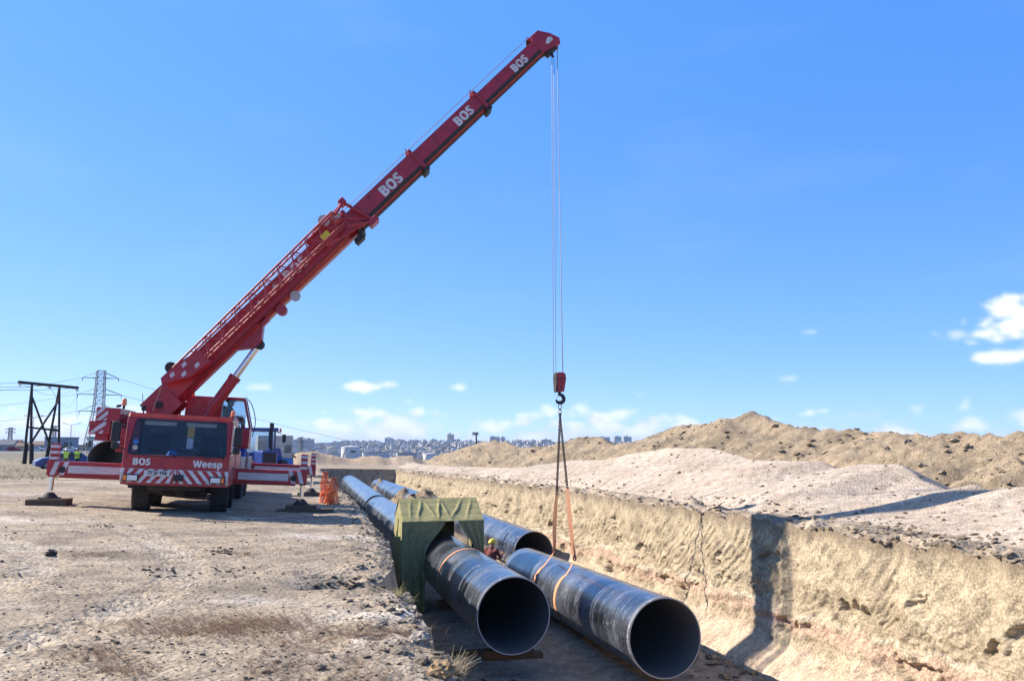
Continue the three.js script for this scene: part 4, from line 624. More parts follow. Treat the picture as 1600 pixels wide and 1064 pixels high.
// boom
const footW = atD(250, 634, DF + TD + 0.05), tipW = atD(849, 66, 25.3);
const F = toC(footW), T = toC(tipW);
const bAx = T.clone().sub(F).normalize(), bN = new THREE.Vector3(), bU = new THREE.Vector3();
bN.crossVectors(bAx, V3(0, 1, 0)).normalize(); bU.crossVectors(bN, bAx).normalize();   // bN towards the camera
const BM = new THREE.Matrix4().makeBasis(bAx, bU, bN).setPosition(F), BL = F.distanceTo(T);
const B = (s, u, n) => V3(s, u, n).applyMatrix4(BM);      // along, up, towards camera
const bb = (g) => g.applyMatrix4(BM);
{
  const sect = (s0, s1, h, w, top) => {                   // box section with chamfered lower corners
    const c = w * 0.22, P = [[-w / 2, top], [-w / 2, top - h + c], [-w / 2 + c, top - h], [w / 2 - c, top - h], [w / 2, top - h + c], [w / 2, top]].map(([n, u]) => [-n, u]);
    return extr(P, s1 - s0, 0.012).rotateY(Math.PI / 2).translate(s0, 0, 0);
  };
  const k = BL / 18.6, S = [0, 8.75 * k, 11.95 * k, 15.2 * k, BL - 0.25];
  const H = [0.74, 0.68, 0.61, 0.54], Wd = [0.62, 0.54, 0.47, 0.40], TOP = [0.36, 0.31, 0.275, 0.24];
  const nm = 'boom_section'; const secs = [];
  for (let i = 0; i < 4; i++) {
    const s0 = i ? S[i] - 0.5 : -0.35, s1 = S[i + 1];
    const sec = part(crane, nm, bb(sect(s0, s1, H[i], Wd[i], TOP[i])), M.red); secs.push(sec);
    if (i) part(sec, 'slide_plate', bb(bx(S[i], s1, TOP[i] - H[i] - 0.035, TOP[i] - H[i] - 0.013, -Wd[i] * 0.26, Wd[i] * 0.26)), M.under);
    if (i) part(sec, 'slide_rail', bb(bx(S[i], s1, TOP[i] - H[i] + 0.03, TOP[i] - H[i] + 0.16, Wd[i] / 2 + 0.013, Wd[i] / 2 + 0.02)), M.under);
    if (i < 3) { // collar at the end of this section
      const h = H[i] + 0.10, w = Wd[i] + 0.12, t = TOP[i] + 0.05;
      const col = part(sec, 'collar', [bb(bx(s1 - 0.10, s1 + 0.02, t - 0.07, t + 0.06, -w / 2, w / 2, 0.02)), bb(bx(s1 - 0.10, s1 + 0.02, t - h, t, w / 2 - 0.06, w / 2, 0.015)), bb(bx(s1 - 0.10, s1 + 0.02, t - h, t, -w / 2, -w / 2 + 0.06, 0.015))], M.red);
      part(sec, 'wear_pad', [bb(bx(s1 - 0.16, s1 + 0.06, t - h - 0.09, t - h + 0.06, -w / 2, w / 2, 0.02))], M.black);
      part(sec, 'rope_guide', [bb(rod(V3(s1 - 0.04, t + 0.05, 0.1), V3(s1 - 0.04, t + 0.2, 0.1), 0.02)), bb(bx(s1 - 0.12, s1 + 0.05, t + 0.05, t + 0.10, -0.12, 0.14, 0.01))], M.red);
    }
    if (i) part(sec, 'boom_lettering', bb(text('BOS', H[i] * 0.50, 0.008).translate(i === 3 ? s1 - 1.05 : S[i] + (i === 1 ? 1.75 : 2.2), TOP[i] - H[i] * 0.46, Wd[i] / 2 + 0.013)), M.white);
    if (i) part(sec, 'access_hole', [0.35, 0.55].map((q) => bb(disc(V3(S[i] + 2.7 * q, TOP[i] - 0.12, Wd[i] / 2 + 0.012), V3(0, 0, 1), 0.03, 0.01, 12))), M.black);
  }
  part(secs[0], 'pivot_pin', bb(disc(V3(0.05, -0.05, 0), V3(0, 0, 1), 0.12, 0.75, 20)), M.dark);
  part(secs[0], 'foot_bracket', [bb(bx(-0.5, 0.55, -0.5, 0.08, 0.31, 0.36, 0.02)), bb(bx(-0.5, 0.55, -0.5, 0.08, -0.36, -0.31, 0.02))], M.red);
  part(secs[0], 'boom_lettering', bb(text('BOS', 0.34, 0.006).translate(S[1] - 2.4, 0.14, Wd[0] / 2 + 0.013)), M.white);
  // head with sheaves
  const e = BL - 0.3, P = [[-0.1, 0.24], [0.0, 0.36], [0.35, 0.38], [0.60, 0.02], [0.72, -0.32], [0.60, -0.48], [0.30, -0.40], [-0.1, -0.30]];
  const hd = part(crane, 'boom_head', [-0.22, 0.16].map((n) => bb(extr(P, 0.06, 0.01).translate(e, 0, n))).concat([bb(bx(e - 0.1, e + 0.35, -0.28, 0.26, -0.2, 0.2, 0.02)), bb(rod(V3(e - 0.05, 0.3, 0.1), V3(e - 0.05, 0.48, 0.1), 0.022)), bb(bx(e - 0.1, e + 0.3, 0.33, 0.42, -0.15, 0.15, 0.02))]), M.red);
  part(hd, 'sheave', [-0.09, 0, 0.09].map((n) => bb(disc(V3(e + 0.52, -0.26, n), V3(0, 0, 1), 0.21, 0.05))), M.dark);
  part(hd, 'sheave', [bb(disc(V3(e - 0.08, 0.30, 0), V3(0, 0, 1), 0.15, 0.1))], M.dark);
  part(hd, 'white_plate', bb(extr([[0.2, -0.14], [0.42, -0.02], [0.55, -0.12], [0.5, -0.22], [0.3, -0.22]], 0.008).translate(e, 0, 0.232)), M.white);
  part(hd, 'rope_anchor', [bb(rod(V3(e + 0.22, -0.42, 0.05), V3(e + 0.12, -0.62, 0.05), 0.05)), bb(bx(e + 0.02, e + 0.4, -0.5, -0.34, -0.14, 0.2, 0.03))], M.black);
  // hoist rope along the boom top
  part(crane, 'boom_rope', [rod(C(-1.8, 2.4, TD - 0.1), B(-0.1, 0.62, 0.1), 0.012, 0.012, 5), rod(B(2, 0.5, 0.1), B(e - 0.05, 0.46, 0.1), 0.012, 0.012, 5)], M.rope);
  part(crane, 'jib_rope', rod(C(-1.5, 2.5, TD - 0.75), B(1.1, 0.60, 0.42), 0.010, 0.010, 5), M.black);
  // stowed lattice jib on the camera side of the base section
  const j0 = 1.15, j1 = S[1] - 0.35, nA = 0.46, nB = 0.86, up = (s) => mix(0.36, 0.52, ss(j0, j1, s)), lo = (s) => mix(-0.06, 0.0, ss(j0, j1, s));
  const jib = part(crane, 'lattice_jib', [nA, nB].flatMap((n) => [bb(rod(V3(j0, up(j0), n), V3(j1, up(j1), n), 0.035, 0.035, 6)), bb(rod(V3(j0, lo(j0), n), V3(j1, lo(j1), n), 0.035, 0.035, 6))]), M.jib);
  const nb = 20; const lace = [];
  for (let i = 0; i < nb; i++) { const a = mix(j0 + 0.7, j1, i / nb), c = mix(j0 + 0.7, j1, (i + 1) / nb); for (const n of [nA, nB]) part(jib, 'lacing_bar', bb(rod(V3(a, i % 2 ? lo(a) : up(a), n), V3(c, i % 2 ? up(c) : lo(c), n), n === nB ? 0.02 : 0.012, n === nB ? 0.02 : 0.012, 5)), M.jib); part(jib, 'cross_bar', bb(rod(V3(a, up(a), nA), V3(c, up(c), nB), 0.010, 0.010, 5)), M.red); part(jib, 'cross_bar', bb(rod(V3(a, lo(a), nA), V3(c, lo(c), nB), 0.010, 0.010, 5)), M.red); }
  part(jib, 'end_bracket', [bb(extr([[-0.55, 0.30], [-0.45, 0.46], [0.1, 0.46], [0.9, 0.30], [0.9, -0.20], [0.2, -0.12], [-0.2, 0.12]], 0.03).translate(j0, -0.08, nB)), bb(extr([[-0.55, 0.30], [-0.45, 0.46], [0.9, 0.30], [0.9, -0.2], [0.2, -0.12]], 0.03).translate(j0, -0.08, nA))], M.red);
  for (const [s, u] of [[-0.15, 0.22], [0.3, 0.2], [0.1, 0.0], [0.55, -0.08]]) part(jib, 'white_plate', bb(extr([[-0.09, -0.06], [0.06, -0.06], [0.09, 0.05], [-0.06, 0.05]], 0.006).translate(j0 + s, u, nB + 0.032)), M.white);
  part(jib, 'jib_sheave', [bb(disc(V3(j0 - 0.05, 0.46, 0.66), V3(0, 0, 1), 0.17, 0.08))], M.dark);
  // jib head: A-frame, mounting plates and sheaves at the collar
  part(jib, 'jib_a_frame', [bb(rod(V3(j1, 0.38, nB), V3(j1 + 0.55, 0.60, 0.5), 0.045)), bb(rod(V3(j1, -0.16, nB), V3(j1 + 0.75, -0.50, 0.5), 0.045)), bb(rod(V3(j1 - 0.9, -0.16, nB), V3(j1 + 0.75, -0.46, 0.5), 0.035)), bb(rod(V3(j1 + 0.5, 0.66, 0.5), V3(j1 + 0.78, -0.5, 0.5), 0.055)), bb(rod(V3(j1 - 0.55, 0.40, nB), V3(j1 + 0.55, 0.60, 0.5), 0.035)), bb(rod(V3(j1 - 0.2, 0.36, nB), V3(j1 + 0.75, -0.4, 0.5), 0.03)), bb(bx(j1 + 0.40, j1 + 0.62, 0.52, 0.72, 0.2, 0.6, 0.03)), bb(bx(j1 + 0.6, j1 + 0.95, -0.62, -0.42, 0.1, 0.6, 0.03))], M.red);
  part(jib, 'mounting_plate', [bb(extr([[-1.3, 0.20], [-1.2, 0.52], [-0.2, 0.66], [0.2, 0.52], [0.1, 0.2]], 0.04, 0.005).translate(j1, 0, 0.36))], M.red);
  part(jib, 'jib_sheave', [bb(disc(V3(j1 - 0.35, 0.56, 0.55), V3(0, 0, 1), 0.19, 0.06)), bb(disc(V3(j1 - 0.0, 0.40, 0.62), V3(0, 0, 1), 0.16, 0.06))], M.cream);
  part(jib, 'jib_sheave', [bb(disc(V3(j1 - 3.6, 0.1, 0.42), V3(0, 0, 1), 0.07, 0.05)), bb(disc(V3(j1 - 2.9, 0.14, 0.42), V3(0, 0, 1), 0.08, 0.05))], M.cream);
  part(jib, 'yellow_plate', bb(bx(j1 - 0.85, j1 - 0.55, 0.02, 0.20, nB + 0.02, nB + 0.03)), std({ color: lin(0.65, 0.45, 0.03), roughness: 0.6 }));
  // rollers and lugs under the base section
  part(secs[0], 'cable_reel', [bb(disc(V3(4.9 * k, -0.50, 0.2), V3(0, 0, 1), 0.17, 0.3))], M.red); part(secs[0], 'cable_reel', [bb(disc(V3(5.55 * k, -0.47, 0.2), V3(0, 0, 1), 0.16, 0.12))], M.cream);
  part(secs[0], 'boom_lug', [bb(extr([[2.9 * k, -0.36], [4.2 * k, -0.36], [3.9 * k, -0.58], [3.68 * k, -0.76], [3.46 * k, -0.76]], 0.34, 0.01).translate(0, 0, -0.17)), bb(bx(4.1 * k, 4.4 * k, -0.5, -0.38, 0.2, 0.45, 0.02))], M.red);
  part(secs[0], 'end_lug', [bb(bx(S[1] - 0.45, S[1] - 0.1, -0.68, -0.5, 0.0, 0.42, 0.03))], M.black);
  part(secs[0], 'side_pipe', [bb(rod(V3(0.9, -0.30, Wd[0] / 2 + 0.03), V3(S[1] - 0.6, -0.25, Wd[0] / 2 + 0.03), 0.018))], M.redDull);
  // lifting cylinder
  const ca = C(-0.5, 1.75, TD), cz = B(3.57 * k, -0.74, 0), dir = cz.clone().sub(ca), Lc = dir.length(); dir.normalize();
  const mid = ca.clone().addScaledVector(dir, Lc * 0.66);
  const cy = part(crane, 'lift_cylinder', [rod(ca, mid, 0.17, 0.17, 24), rod(mid.clone().addScaledVector(dir, -0.12), mid.clone().addScaledVector(dir, 0.02), 0.19, 0.19, 24)], M.red);
  part(cy, 'piston_rod', rod(mid, cz, 0.105, 0.105, 24), M.chrome);
  part(cy, 'rod_eye', [disc(cz, bN, 0.16, 0.3, 20)], M.dark);
  // falls of rope down to the hook block
  const blk = toC(atD(873, 583, 25.25)), sh = B(e + 0.55, -0.3, 0);
  for (const [x, n] of [[-0.17, -0.08], [-0.13, 0.08], [0.13, 0.08], [0.17, -0.08]]) { const topP = B(e + 0.52, -0.26, n).add(V3(x * 1.05, 0, 0)); if (x < 0) topP.copy(B(e + 0.16, -0.6, n)).add(V3(x + 0.15, 0, 0)); part(crane, 'hoist_rope', rod(topP, V3(blk.x + x * 0.95, blk.y, blk.z + n), 0.011, 0.011, 6), M.rope); }
}
// ---------------------------------------------------------------- hook block, chains and slings
const blkW = atD(874.5, 597, 25.25);
const hookBottom = atD(875, 634, 25.25);
{
  const h = thing('hook_block', 'red hook block with black hook hanging from the crane ropes', 'hook block', blkW);
  const P = [[-0.155, 0.24], [-0.09, 0.31], [0.09, 0.31], [0.155, 0.24], [0.165, 0.10], [0.10, -0.29], [0.07, -0.32], [-0.07, -0.32], [-0.10, -0.29], [-0.165, 0.10]];
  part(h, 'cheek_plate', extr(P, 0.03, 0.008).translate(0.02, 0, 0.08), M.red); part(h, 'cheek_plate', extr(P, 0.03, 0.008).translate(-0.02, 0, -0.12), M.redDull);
  part(h, 'cheek_plate', extr(P.map(([x, y]) => [x * 0.6, y]), 0.05, 0.008).rotateY(Math.PI / 2 + 0.3).translate(-0.17, -0.02, 0.03), M.dark);
  part(h, 'sheave', [-0.05, 0.03].map((z) => disc(V3(0, 0.1, z), V3(0, 0, 1), 0.19, 0.04)), M.dark);
  part(h, 'bolt', [[0, 0.12], [-0.12, 0.12], [0.13, 0.11], [-0.06, -0.0], [0.07, -0.02], [0.0, -0.2]].map(([x, y], i) => disc(V3(x + 0.02, y, 0.122), V3(0, 0, 1), i ? (i === 5 ? 0.04 : 0.02) : 0.04, 0.02, 12)), M.black);
  const hy = -0.55, pts = []; for (let i = 0; i <= 26; i++) { const a = 1.75 - i / 26 * 4.75; const r = 0.135; pts.push([Math.cos(a) * r, hy + Math.sin(a) * r, 0.075 - 0.03 * Math.abs(i / 26 - 0.45) * 2 - (i > 22 ? (i - 22) * 0.007 : 0)]); }
  const cv = new THREE.CatmullRomCurve3(pts.map((p) => V3(p[0], p[1], 0)));
  const nt = 48, hg = grid(13, nt, (i, j) => { const t = j / (nt - 1), c = cv.getPoint(t), tg = cv.getTangent(t), nrm = V3(-tg.y, tg.x, 0), a = i / 12 * 2 * Math.PI, r = pts[Math.min(26, Math.round(t * 26))][2]; return [c.x + nrm.x * Math.cos(a) * r, c.y + nrm.y * Math.cos(a) * r, Math.sin(a) * r * 0.8, i / 12, t]; });
  part(h, 'hook', [hg, rod(V3(0, -0.30, 0), V3(-0.02, -0.44, 0), 0.05, 0.05, 12)], M.black);
  part(h, 'safety_latch', rod(V3(-0.03, -0.42, 0), V3(-0.11, -0.52, 0), 0.014), M.steel);
}
const knots = [[25.8, atD(866, 862, 25.8)], [23.5, atD(898, 873, 23.5)]];
const link = new THREE.TorusGeometry(0.048, 0.018, 5, 10); link.scale(0.72, 1.45, 1);
const ringTop = hookBottom.clone().add(V3(0, 0.06, 0)), ringBot = ringTop.clone().add(V3(0, -0.42, 0));
{
  const r = thing('lifting_ring', 'elongated steel ring hanging in the crane hook', 'ring', ringTop);
  part(r, 'ring', new THREE.TorusGeometry(0.07, 0.016, 8, 20).scale(0.75, 1.6, 1).translate(0, -0.08, 0), M.chain);
  part(r, 'master_link', [new THREE.TorusGeometry(0.06, 0.014, 8, 20).scale(0.8, 1.9, 1).translate(0, -0.29, 0)], M.steel);
}
knots.forEach(([d, kp], i) => {
  const lab = ['chain leg leading to the sling nearer the ladder', 'chain leg leading to the sling nearer the open pipe end'][i];
  const topSl = kp.clone().lerp(ringBot, i ? 0.48 : 0.43), o = thing('lifting_chain', lab, 'chain', topSl, 'chain legs under the hook'), n = Math.floor(ringBot.distanceTo(topSl) / 0.105), dir = ringBot.clone().sub(topSl).normalize(), qt = new THREE.Quaternion().setFromUnitVectors(V3(0, 1, 0), dir);
  for (let k = 0; k <= n; k++) { const m = shade(new THREE.Mesh(link, M.chain)); m.name = 'chain_link'; m.position.copy(dir).multiplyScalar((k + 0.5) * 0.105); m.quaternion.copy(qt).multiply(new THREE.Quaternion().setFromAxisAngle(V3(0, 1, 0), (k % 2 ? 1.571 : 0) + 0.4)); o.add(m); }
  // orange textile sling: riser, choke and basket round the pipe
  const s = thing('textile_sling', ['orange sling round the pipe nearer the ladder', 'orange sling round the pipe nearer its open end'][i], 'sling', kp, 'orange slings round the hung pipe');
  const strip = (pts, w, side) => { const cvv = new THREE.CatmullRomCurve3(pts), nn = 60; return grid(2, nn, (a, j) => { const t = j / (nn - 1), c = cvv.getPoint(t), wv = typeof w === 'function' ? w(t) : w; return [c.x + side.x * (a ? wv : -wv) - kp.x, c.y + side.y * (a ? wv : -wv) - kp.y, c.z + side.z * (a ? wv : -wv) - kp.z, a, t * 8]; }); };
  const mid = kp.clone().lerp(topSl, 0.5).add(V3(-0.03, 0, 0.02));
  part(s, 'riser', [strip([topSl, mid, kp], (t) => 0.05 + 0.02 * Math.sin(t * 3.1), V3(0.75, 0, 0.66)), strip([topSl.clone().add(V3(0.03, 0, -0.05)), mid.clone().add(V3(0.06, 0, -0.05)), kp], 0.045, V3(0.5, 0, -0.86))], M.sling);
  const t01 = (d - 17.75) / 12.15, pc = RP0.clone().lerp(rpFar, t01); pc.z = -d;
  const wrap = []; const R = RP + 0.015; const aL = Math.PI - 0.75, aR = 0.62;
  const L = [kp.clone()]; for (let k = 0; k <= 10; k++) { const a = aL - 0.25 + k / 10 * 2.3; L.push(V3(pc.x + Math.cos(a) * R, pc.y + Math.sin(a) * R, pc.z + 0.10 * k / 10)); }
  part(s, 'pipe_loop', strip(L, (t) => 0.04 + 0.06 * ss(0, 0.25, t), V3(0, 0, 1)), M.sling);
  const Rr = [kp.clone()]; for (let k = 0; k <= 10; k++) { const a = aR - k / 10 * 2.4; Rr.push(V3(pc.x + Math.cos(a) * R, pc.y + Math.sin(a) * R, pc.z - 0.10 + 0.2 * k / 10)); }
  part(s, 'pipe_loop', strip(Rr, (t) => 0.04 + 0.06 * ss(0, 0.25, t), V3(0, 0, 1)), M.sling);
  part(s, 'shackle', [new THREE.TorusGeometry(0.07, 0.02, 6, 16).rotateY(0.6).translate(0, 0.02, 0)], M.chain);
});
{ // ladder leaning on the hung pipe
  const b = atD(803, 834, 27.5), a = W(6.32, floorY(6.32, 30) + 0.02, 30);
  const o = thing('ladder', 'aluminium ladder leaning against the pipes beside the worker', 'ladder', a);
  const A = V3(0, 0, 0), Bv = b.clone().sub(a), wv = V3(0.18, 0.0, -0.98).cross(Bv).normalize().multiplyScalar(0.19);
  const alu = std({ color: lin(0.72, 0.73, 0.74), metalness: 0.25, roughness: 0.45 });
  for (const s of [-1, 1]) part(o, 'stile', beam(A.clone().addScaledVector(wv, s), Bv.clone().addScaledVector(wv, s), 0.06, 0.03, wv), alu);
  for (let k = 1; k < 9; k++) { const p = A.clone().lerp(Bv, k / 9); part(o, 'rung', rod(p.clone().sub(wv), p.clone().add(wv), 0.016), alu); }
}
// black cable on the trench floor in front of the left pipe
solo('cable', tube([[4.3, 19.6], [4.5, 18.9], [4.2, 18.2], [3.6, 17.6], [4.4, 17.0], [5.2, 17.3], [5.6, 17.9], [5.2, 18.6], [5.0, 19.3]].map(([x, d]) => W(x, floorY(x, d) + 0.02, d)), 0.014, 90, 5), M.black, 'black cable coiled on the floor below the open pipe end', 'cable');

// ---------------------------------------------------------------- people
const HV = lin(0.52, 0.78, 0.05), YEL = lin(0.62, 0.50, 0.03), WHT = lin(0.75, 0.75, 0.72), RDK = lin(0.16, 0.04, 0.035), SK = lin(0.42, 0.24, 0.16), NAVY = lin(0.03, 0.035, 0.06), BRN = lin(0.10, 0.075, 0.05);
const capd = (x, y, z, a, b, ra, rb) => { const dx = b[0] - a[0], dy = b[1] - a[1], dz = b[2] - a[2], px = x - a[0], py = y - a[1], pz = z - a[2], t = clamp((px * dx + py * dy + pz * dz) / (dx * dx + dy * dy + dz * dz + 1e-9), 0, 1); return Math.hypot(px - dx * t, py - dy * t, pz - dz * t) - mix(ra, rb, t); };
const smin = (a, b, k) => { const h = clamp(0.5 + 0.5 * (b - a) / k, 0, 1); return mix(b, a, h) - k * h * (1 - h); };
function person(label, pos, turn, J, cols, group) {       // J: joints in metres, facing +z
  const o = thing('person', label, 'person', pos, group); o.rotation.y = turn;
  const bones = [['pelvis', 'chest', 0.15, 0.17], ['chest', 'neck', 0.16, 0.07], ['neck', 'head', 0.055, 0.09], ['head', 'chin', 0.10, 0.06]];
  for (const s of ['L', 'R']) bones.push(['chest', 'sh' + s, 0.12, 0.085], ['sh' + s, 'el' + s, 0.062, 0.05], ['el' + s, 'wr' + s, 0.048, 0.034], ['pelvis', 'hip' + s, 0.12, 0.11], ['hip' + s, 'kn' + s, 0.10, 0.068], ['kn' + s, 'an' + s, 0.066, 0.045], ['an' + s, 'to' + s, 0.05, 0.04]);
  const fingers = [];
  for (const s of ['L', 'R']) { const w = V3(...J['wr' + s]), e = V3(...J['el' + s]), dir = w.clone().sub(e).normalize(), sd = V3(0, 0, 1).cross(dir).normalize(), palm = w.clone().addScaledVector(dir, 0.09); bones.push(['wr' + s, [palm.x, palm.y, palm.z], 0.032, 0.036]); for (let f = 0; f < 4; f++) { const p = palm.clone().addScaledVector(sd, (f - 1.5) * 0.021), q = p.clone().addScaledVector(dir, [0.065, 0.08, 0.075, 0.055][f]).add(V3(0, 0, 0.02)); bones.push([[p.x, p.y, p.z], [q.x, q.y, q.z], 0.010, 0.008]); } const th = w.clone().addScaledVector(dir, 0.04).addScaledVector(sd, -0.035), tq = th.clone().addScaledVector(dir, 0.05).addScaledVector(sd, -0.03); bones.push([[th.x, th.y, th.z], [tq.x, tq.y, tq.z], 0.011, 0.009]); }
  const bs = bones.map(([a, b, ra, rb]) => [typeof a === 'string' ? J[a] : a, typeof b === 'string' ? J[b] : b, ra, rb]);
  const nose = [J.head[0], J.head[1] - 0.03, J.head[2] + 0.105];
  const f = (x, y, z) => { let d = 9; for (const [a, b, ra, rb] of bs) d = smin(d, capd(x, y, z, a, b, ra, rb), ra < 0.012 ? 0.006 : 0.035); d = smin(d, Math.hypot(x - nose[0], y - nose[1], z - nose[2]) - 0.016, 0.02); return d; };
  const lo = V3(9, 9, 9), hi = V3(-9, -9, -9); for (const [a, b, r] of bs) for (const p of [a, b]) { lo.min(V3(p[0] - r - 0.06, p[1] - r - 0.06, p[2] - r - 0.06)); hi.max(V3(p[0] + r + 0.06, p[1] + r + 0.06, p[2] + r + 0.06)); }
  const g = skin(f, lo, hi, 0.018), P = g.attributes.position, col = new Float32Array(P.count * 3), waist = J.pelvis[1] + 0.02;
  for (let i = 0; i < P.count; i++) {
    const p = [P.getX(i), P.getY(i), P.getZ(i)]; let c = cols.trousers, best = 9, bi = 0; bs.forEach(([a, b, ra, rb], k) => { const q = capd(...p, a, b, ra, rb); if (q < best) { best = q; bi = k; } });
    const nm = bones[bi]; if (bi === 0 || bi === 1 || nm[0] === 'chest') c = p[1] > waist ? cols.vest : cols.trousers; else if (bi === 2 || bi === 3) c = SK; else if (String(nm[0]).startsWith('sh') || String(nm[0]).startsWith('el')) c = cols.sleeve; else if (String(nm[0]).startsWith('an')) c = lin(0.03, 0.025, 0.02); else if (typeof nm[0] !== 'string' || String(nm[0]).startsWith('wr')) c = SK;
    col.set([c.r, c.g, c.b], i * 3);
  }
  g.setAttribute('color', new THREE.BufferAttribute(col, 3));
  part(o, 'body', g, std({ vertexColors: true, roughness: 0.9 }));
  const hd = V3(...J.head), hm = std({ color: cols.helmet, roughness: 0.4 });
  part(o, 'helmet', [new THREE.SphereGeometry(0.135, 20, 10, 0, 6.3, 0, 1.6).scale(1, 1, 1.15).translate(hd.x, hd.y + 0.035, hd.z), new THREE.CylinderGeometry(0.15, 0.15, 0.012, 20).scale(1, 1, 1.2).translate(hd.x, hd.y + 0.04, hd.z + 0.02)], hm);
  for (const s of [-1, 1]) part(o, 'eye', new THREE.SphereGeometry(0.012, 8, 6).translate(hd.x + s * 0.035, hd.y, hd.z + 0.092), M.black);
  if (cols.strip) { const b = V3(...J.chest), w = std({ color: lin(0.7, 0.7, 0.68), roughness: 0.5 }); part(o, 'reflective_band', new THREE.CylinderGeometry(0.185, 0.182, 0.05, 24, 1, true).scale(1.05, 1, 0.98).translate(b.x, b.y - 0.12, b.z), w); }
  return o;
}
const stand = { pelvis: [0, 0.95, 0], chest: [0, 1.28, 0], neck: [0, 1.50, 0.01], head: [0, 1.64, 0.03], chin: [0, 1.58, 0.06], shL: [0.19, 1.42, 0], shR: [-0.19, 1.42, 0], elL: [0.26, 1.15, -0.02], elR: [-0.26, 1.15, -0.02], wrL: [0.24, 0.92, 0.08], wrR: [-0.24, 0.92, 0.08], hipL: [0.10, 0.90, 0], hipR: [-0.10, 0.90, 0], knL: [0.12, 0.49, 0.02], knR: [-0.12, 0.49, 0.02], anL: [0.13, 0.08, 0], anR: [-0.13, 0.08, 0], toL: [0.15, 0.045, 0.16], toR: [-0.15, 0.045, 0.16] };
{
  const at = (px, d) => { const p = atD(px, 728, d); p.y = gL(p.x, -p.z) - 0.005; return p; };
  person('person in yellow vest and white helmet with arms hanging, by the blue car', at(101, 76), 0.4, stand, { vest: HV, sleeve: NAVY, trousers: BRN, helmet: WHT, strip: true });
  person('person in yellow vest with arms folded, standing by the blue car', at(119, 77), 0.1, { ...stand, elL: [0.27, 1.18, 0.08], elR: [-0.27, 1.18, 0.08], wrL: [-0.05, 1.16, 0.24], wrR: [0.06, 1.20, 0.22] }, { vest: HV, sleeve: NAVY, trousers: NAVY, helmet: lin(0.05, 0.05, 0.05), strip: true });
  const wx = atD(768, 858, 26.3).x, wp = W(wx, floorY(wx, 26.3) - 0.02, 26.3);
  person('person in yellow helmet and dark red jacket down in the trench by the ladder', wp, 2.4, { ...stand, head: [0, 1.63, 0.06], chin: [0, 1.56, 0.1], elL: [0.28, 1.22, 0.12], wrL: [0.20, 1.25, 0.36], elR: [-0.28, 1.2, 0.1], wrR: [-0.2, 1.28, 0.34] }, { vest: RDK, sleeve: RDK, trousers: NAVY, helmet: YEL });
  const seat = crane.localToWorld(V3(0.6, 1.48, -(TD + 0.92)));
  person('person seated at the controls in the crane operator cab', seat, 1.57, { pelvis: [0, 0.98, 0], chest: [0, 1.28, -0.02], neck: [0, 1.46, 0], head: [0, 1.58, 0.03], chin: [0, 1.52, 0.07], shL: [0.18, 1.38, 0], shR: [-0.18, 1.38, 0], elL: [0.24, 1.14, 0.08], elR: [-0.24, 1.14, 0.08], wrL: [0.2, 1.12, 0.3], wrR: [-0.2, 1.12, 0.3], hipL: [0.1, 0.97, 0.05], hipR: [-0.1, 0.97, 0.05], knL: [0.11, 0.99, 0.42], knR: [-0.11, 0.99, 0.42], anL: [0.11, 0.72, 0.45], anR: [-0.11, 0.72, 0.45], toL: [0.11, 0.68, 0.55], toR: [-0.11, 0.68, 0.55] }, { vest: NAVY, sleeve: NAVY, trousers: NAVY, helmet: lin(0.04, 0.03, 0.025) });
}
// ---------------------------------------------------------------- orange barrier net by the trench
{
  const al = noiseTex(256, (x, y) => (Math.abs(((x * 10) % 1) - 0.5) > 0.24 || Math.abs(((y * 10) % 1) - 0.5) > 0.24) ? 1 : 0);
  const mat = std({ color: lin(0.90, 0.20, 0.05), roughness: 0.7, side: THREE.DoubleSide, alphaMap: al, alphaTest: 0.5 });
  const p0 = atY(515, 783, -0.05); const o = thing('barrier_net', 'crumpled orange plastic barrier net hanging on stakes at the trench edge', 'barrier net', V3(p0.x, gL(p0.x, -p0.z), p0.z));
  for (const [ox, od, h, w] of [[-0.15, 0.9, 1.0, 0.38], [0.10, 0, 0.85, 0.42], [0.02, 0.45, 0.6, 0.36]]) {
    const g = grid(26, 26, (i, j) => { const u = i / 25 - 0.5, v = j / 25, s = (0.35 + 0.65 * Math.pow(1 - v, 0.8)) * w; return [ox + u * s + 0.10 * fbm3(u * 4, v * 4, ox * 9, 3) * 1.4, v * h + 0.05 * n2(u * 5, v * 5), -od + 0.16 * Math.sin(u * 14 + v * 3) * s + 0.14 * fbm3(u * 5, v * 5, 4 + ox, 3), u * 2, v * 3]; });
    part(o, 'net', g, mat); part(o, 'stake', rod(V3(ox, -0.1, -od), V3(ox + 0.03, h + 0.12, -od), 0.016), M.galv);
  }
}
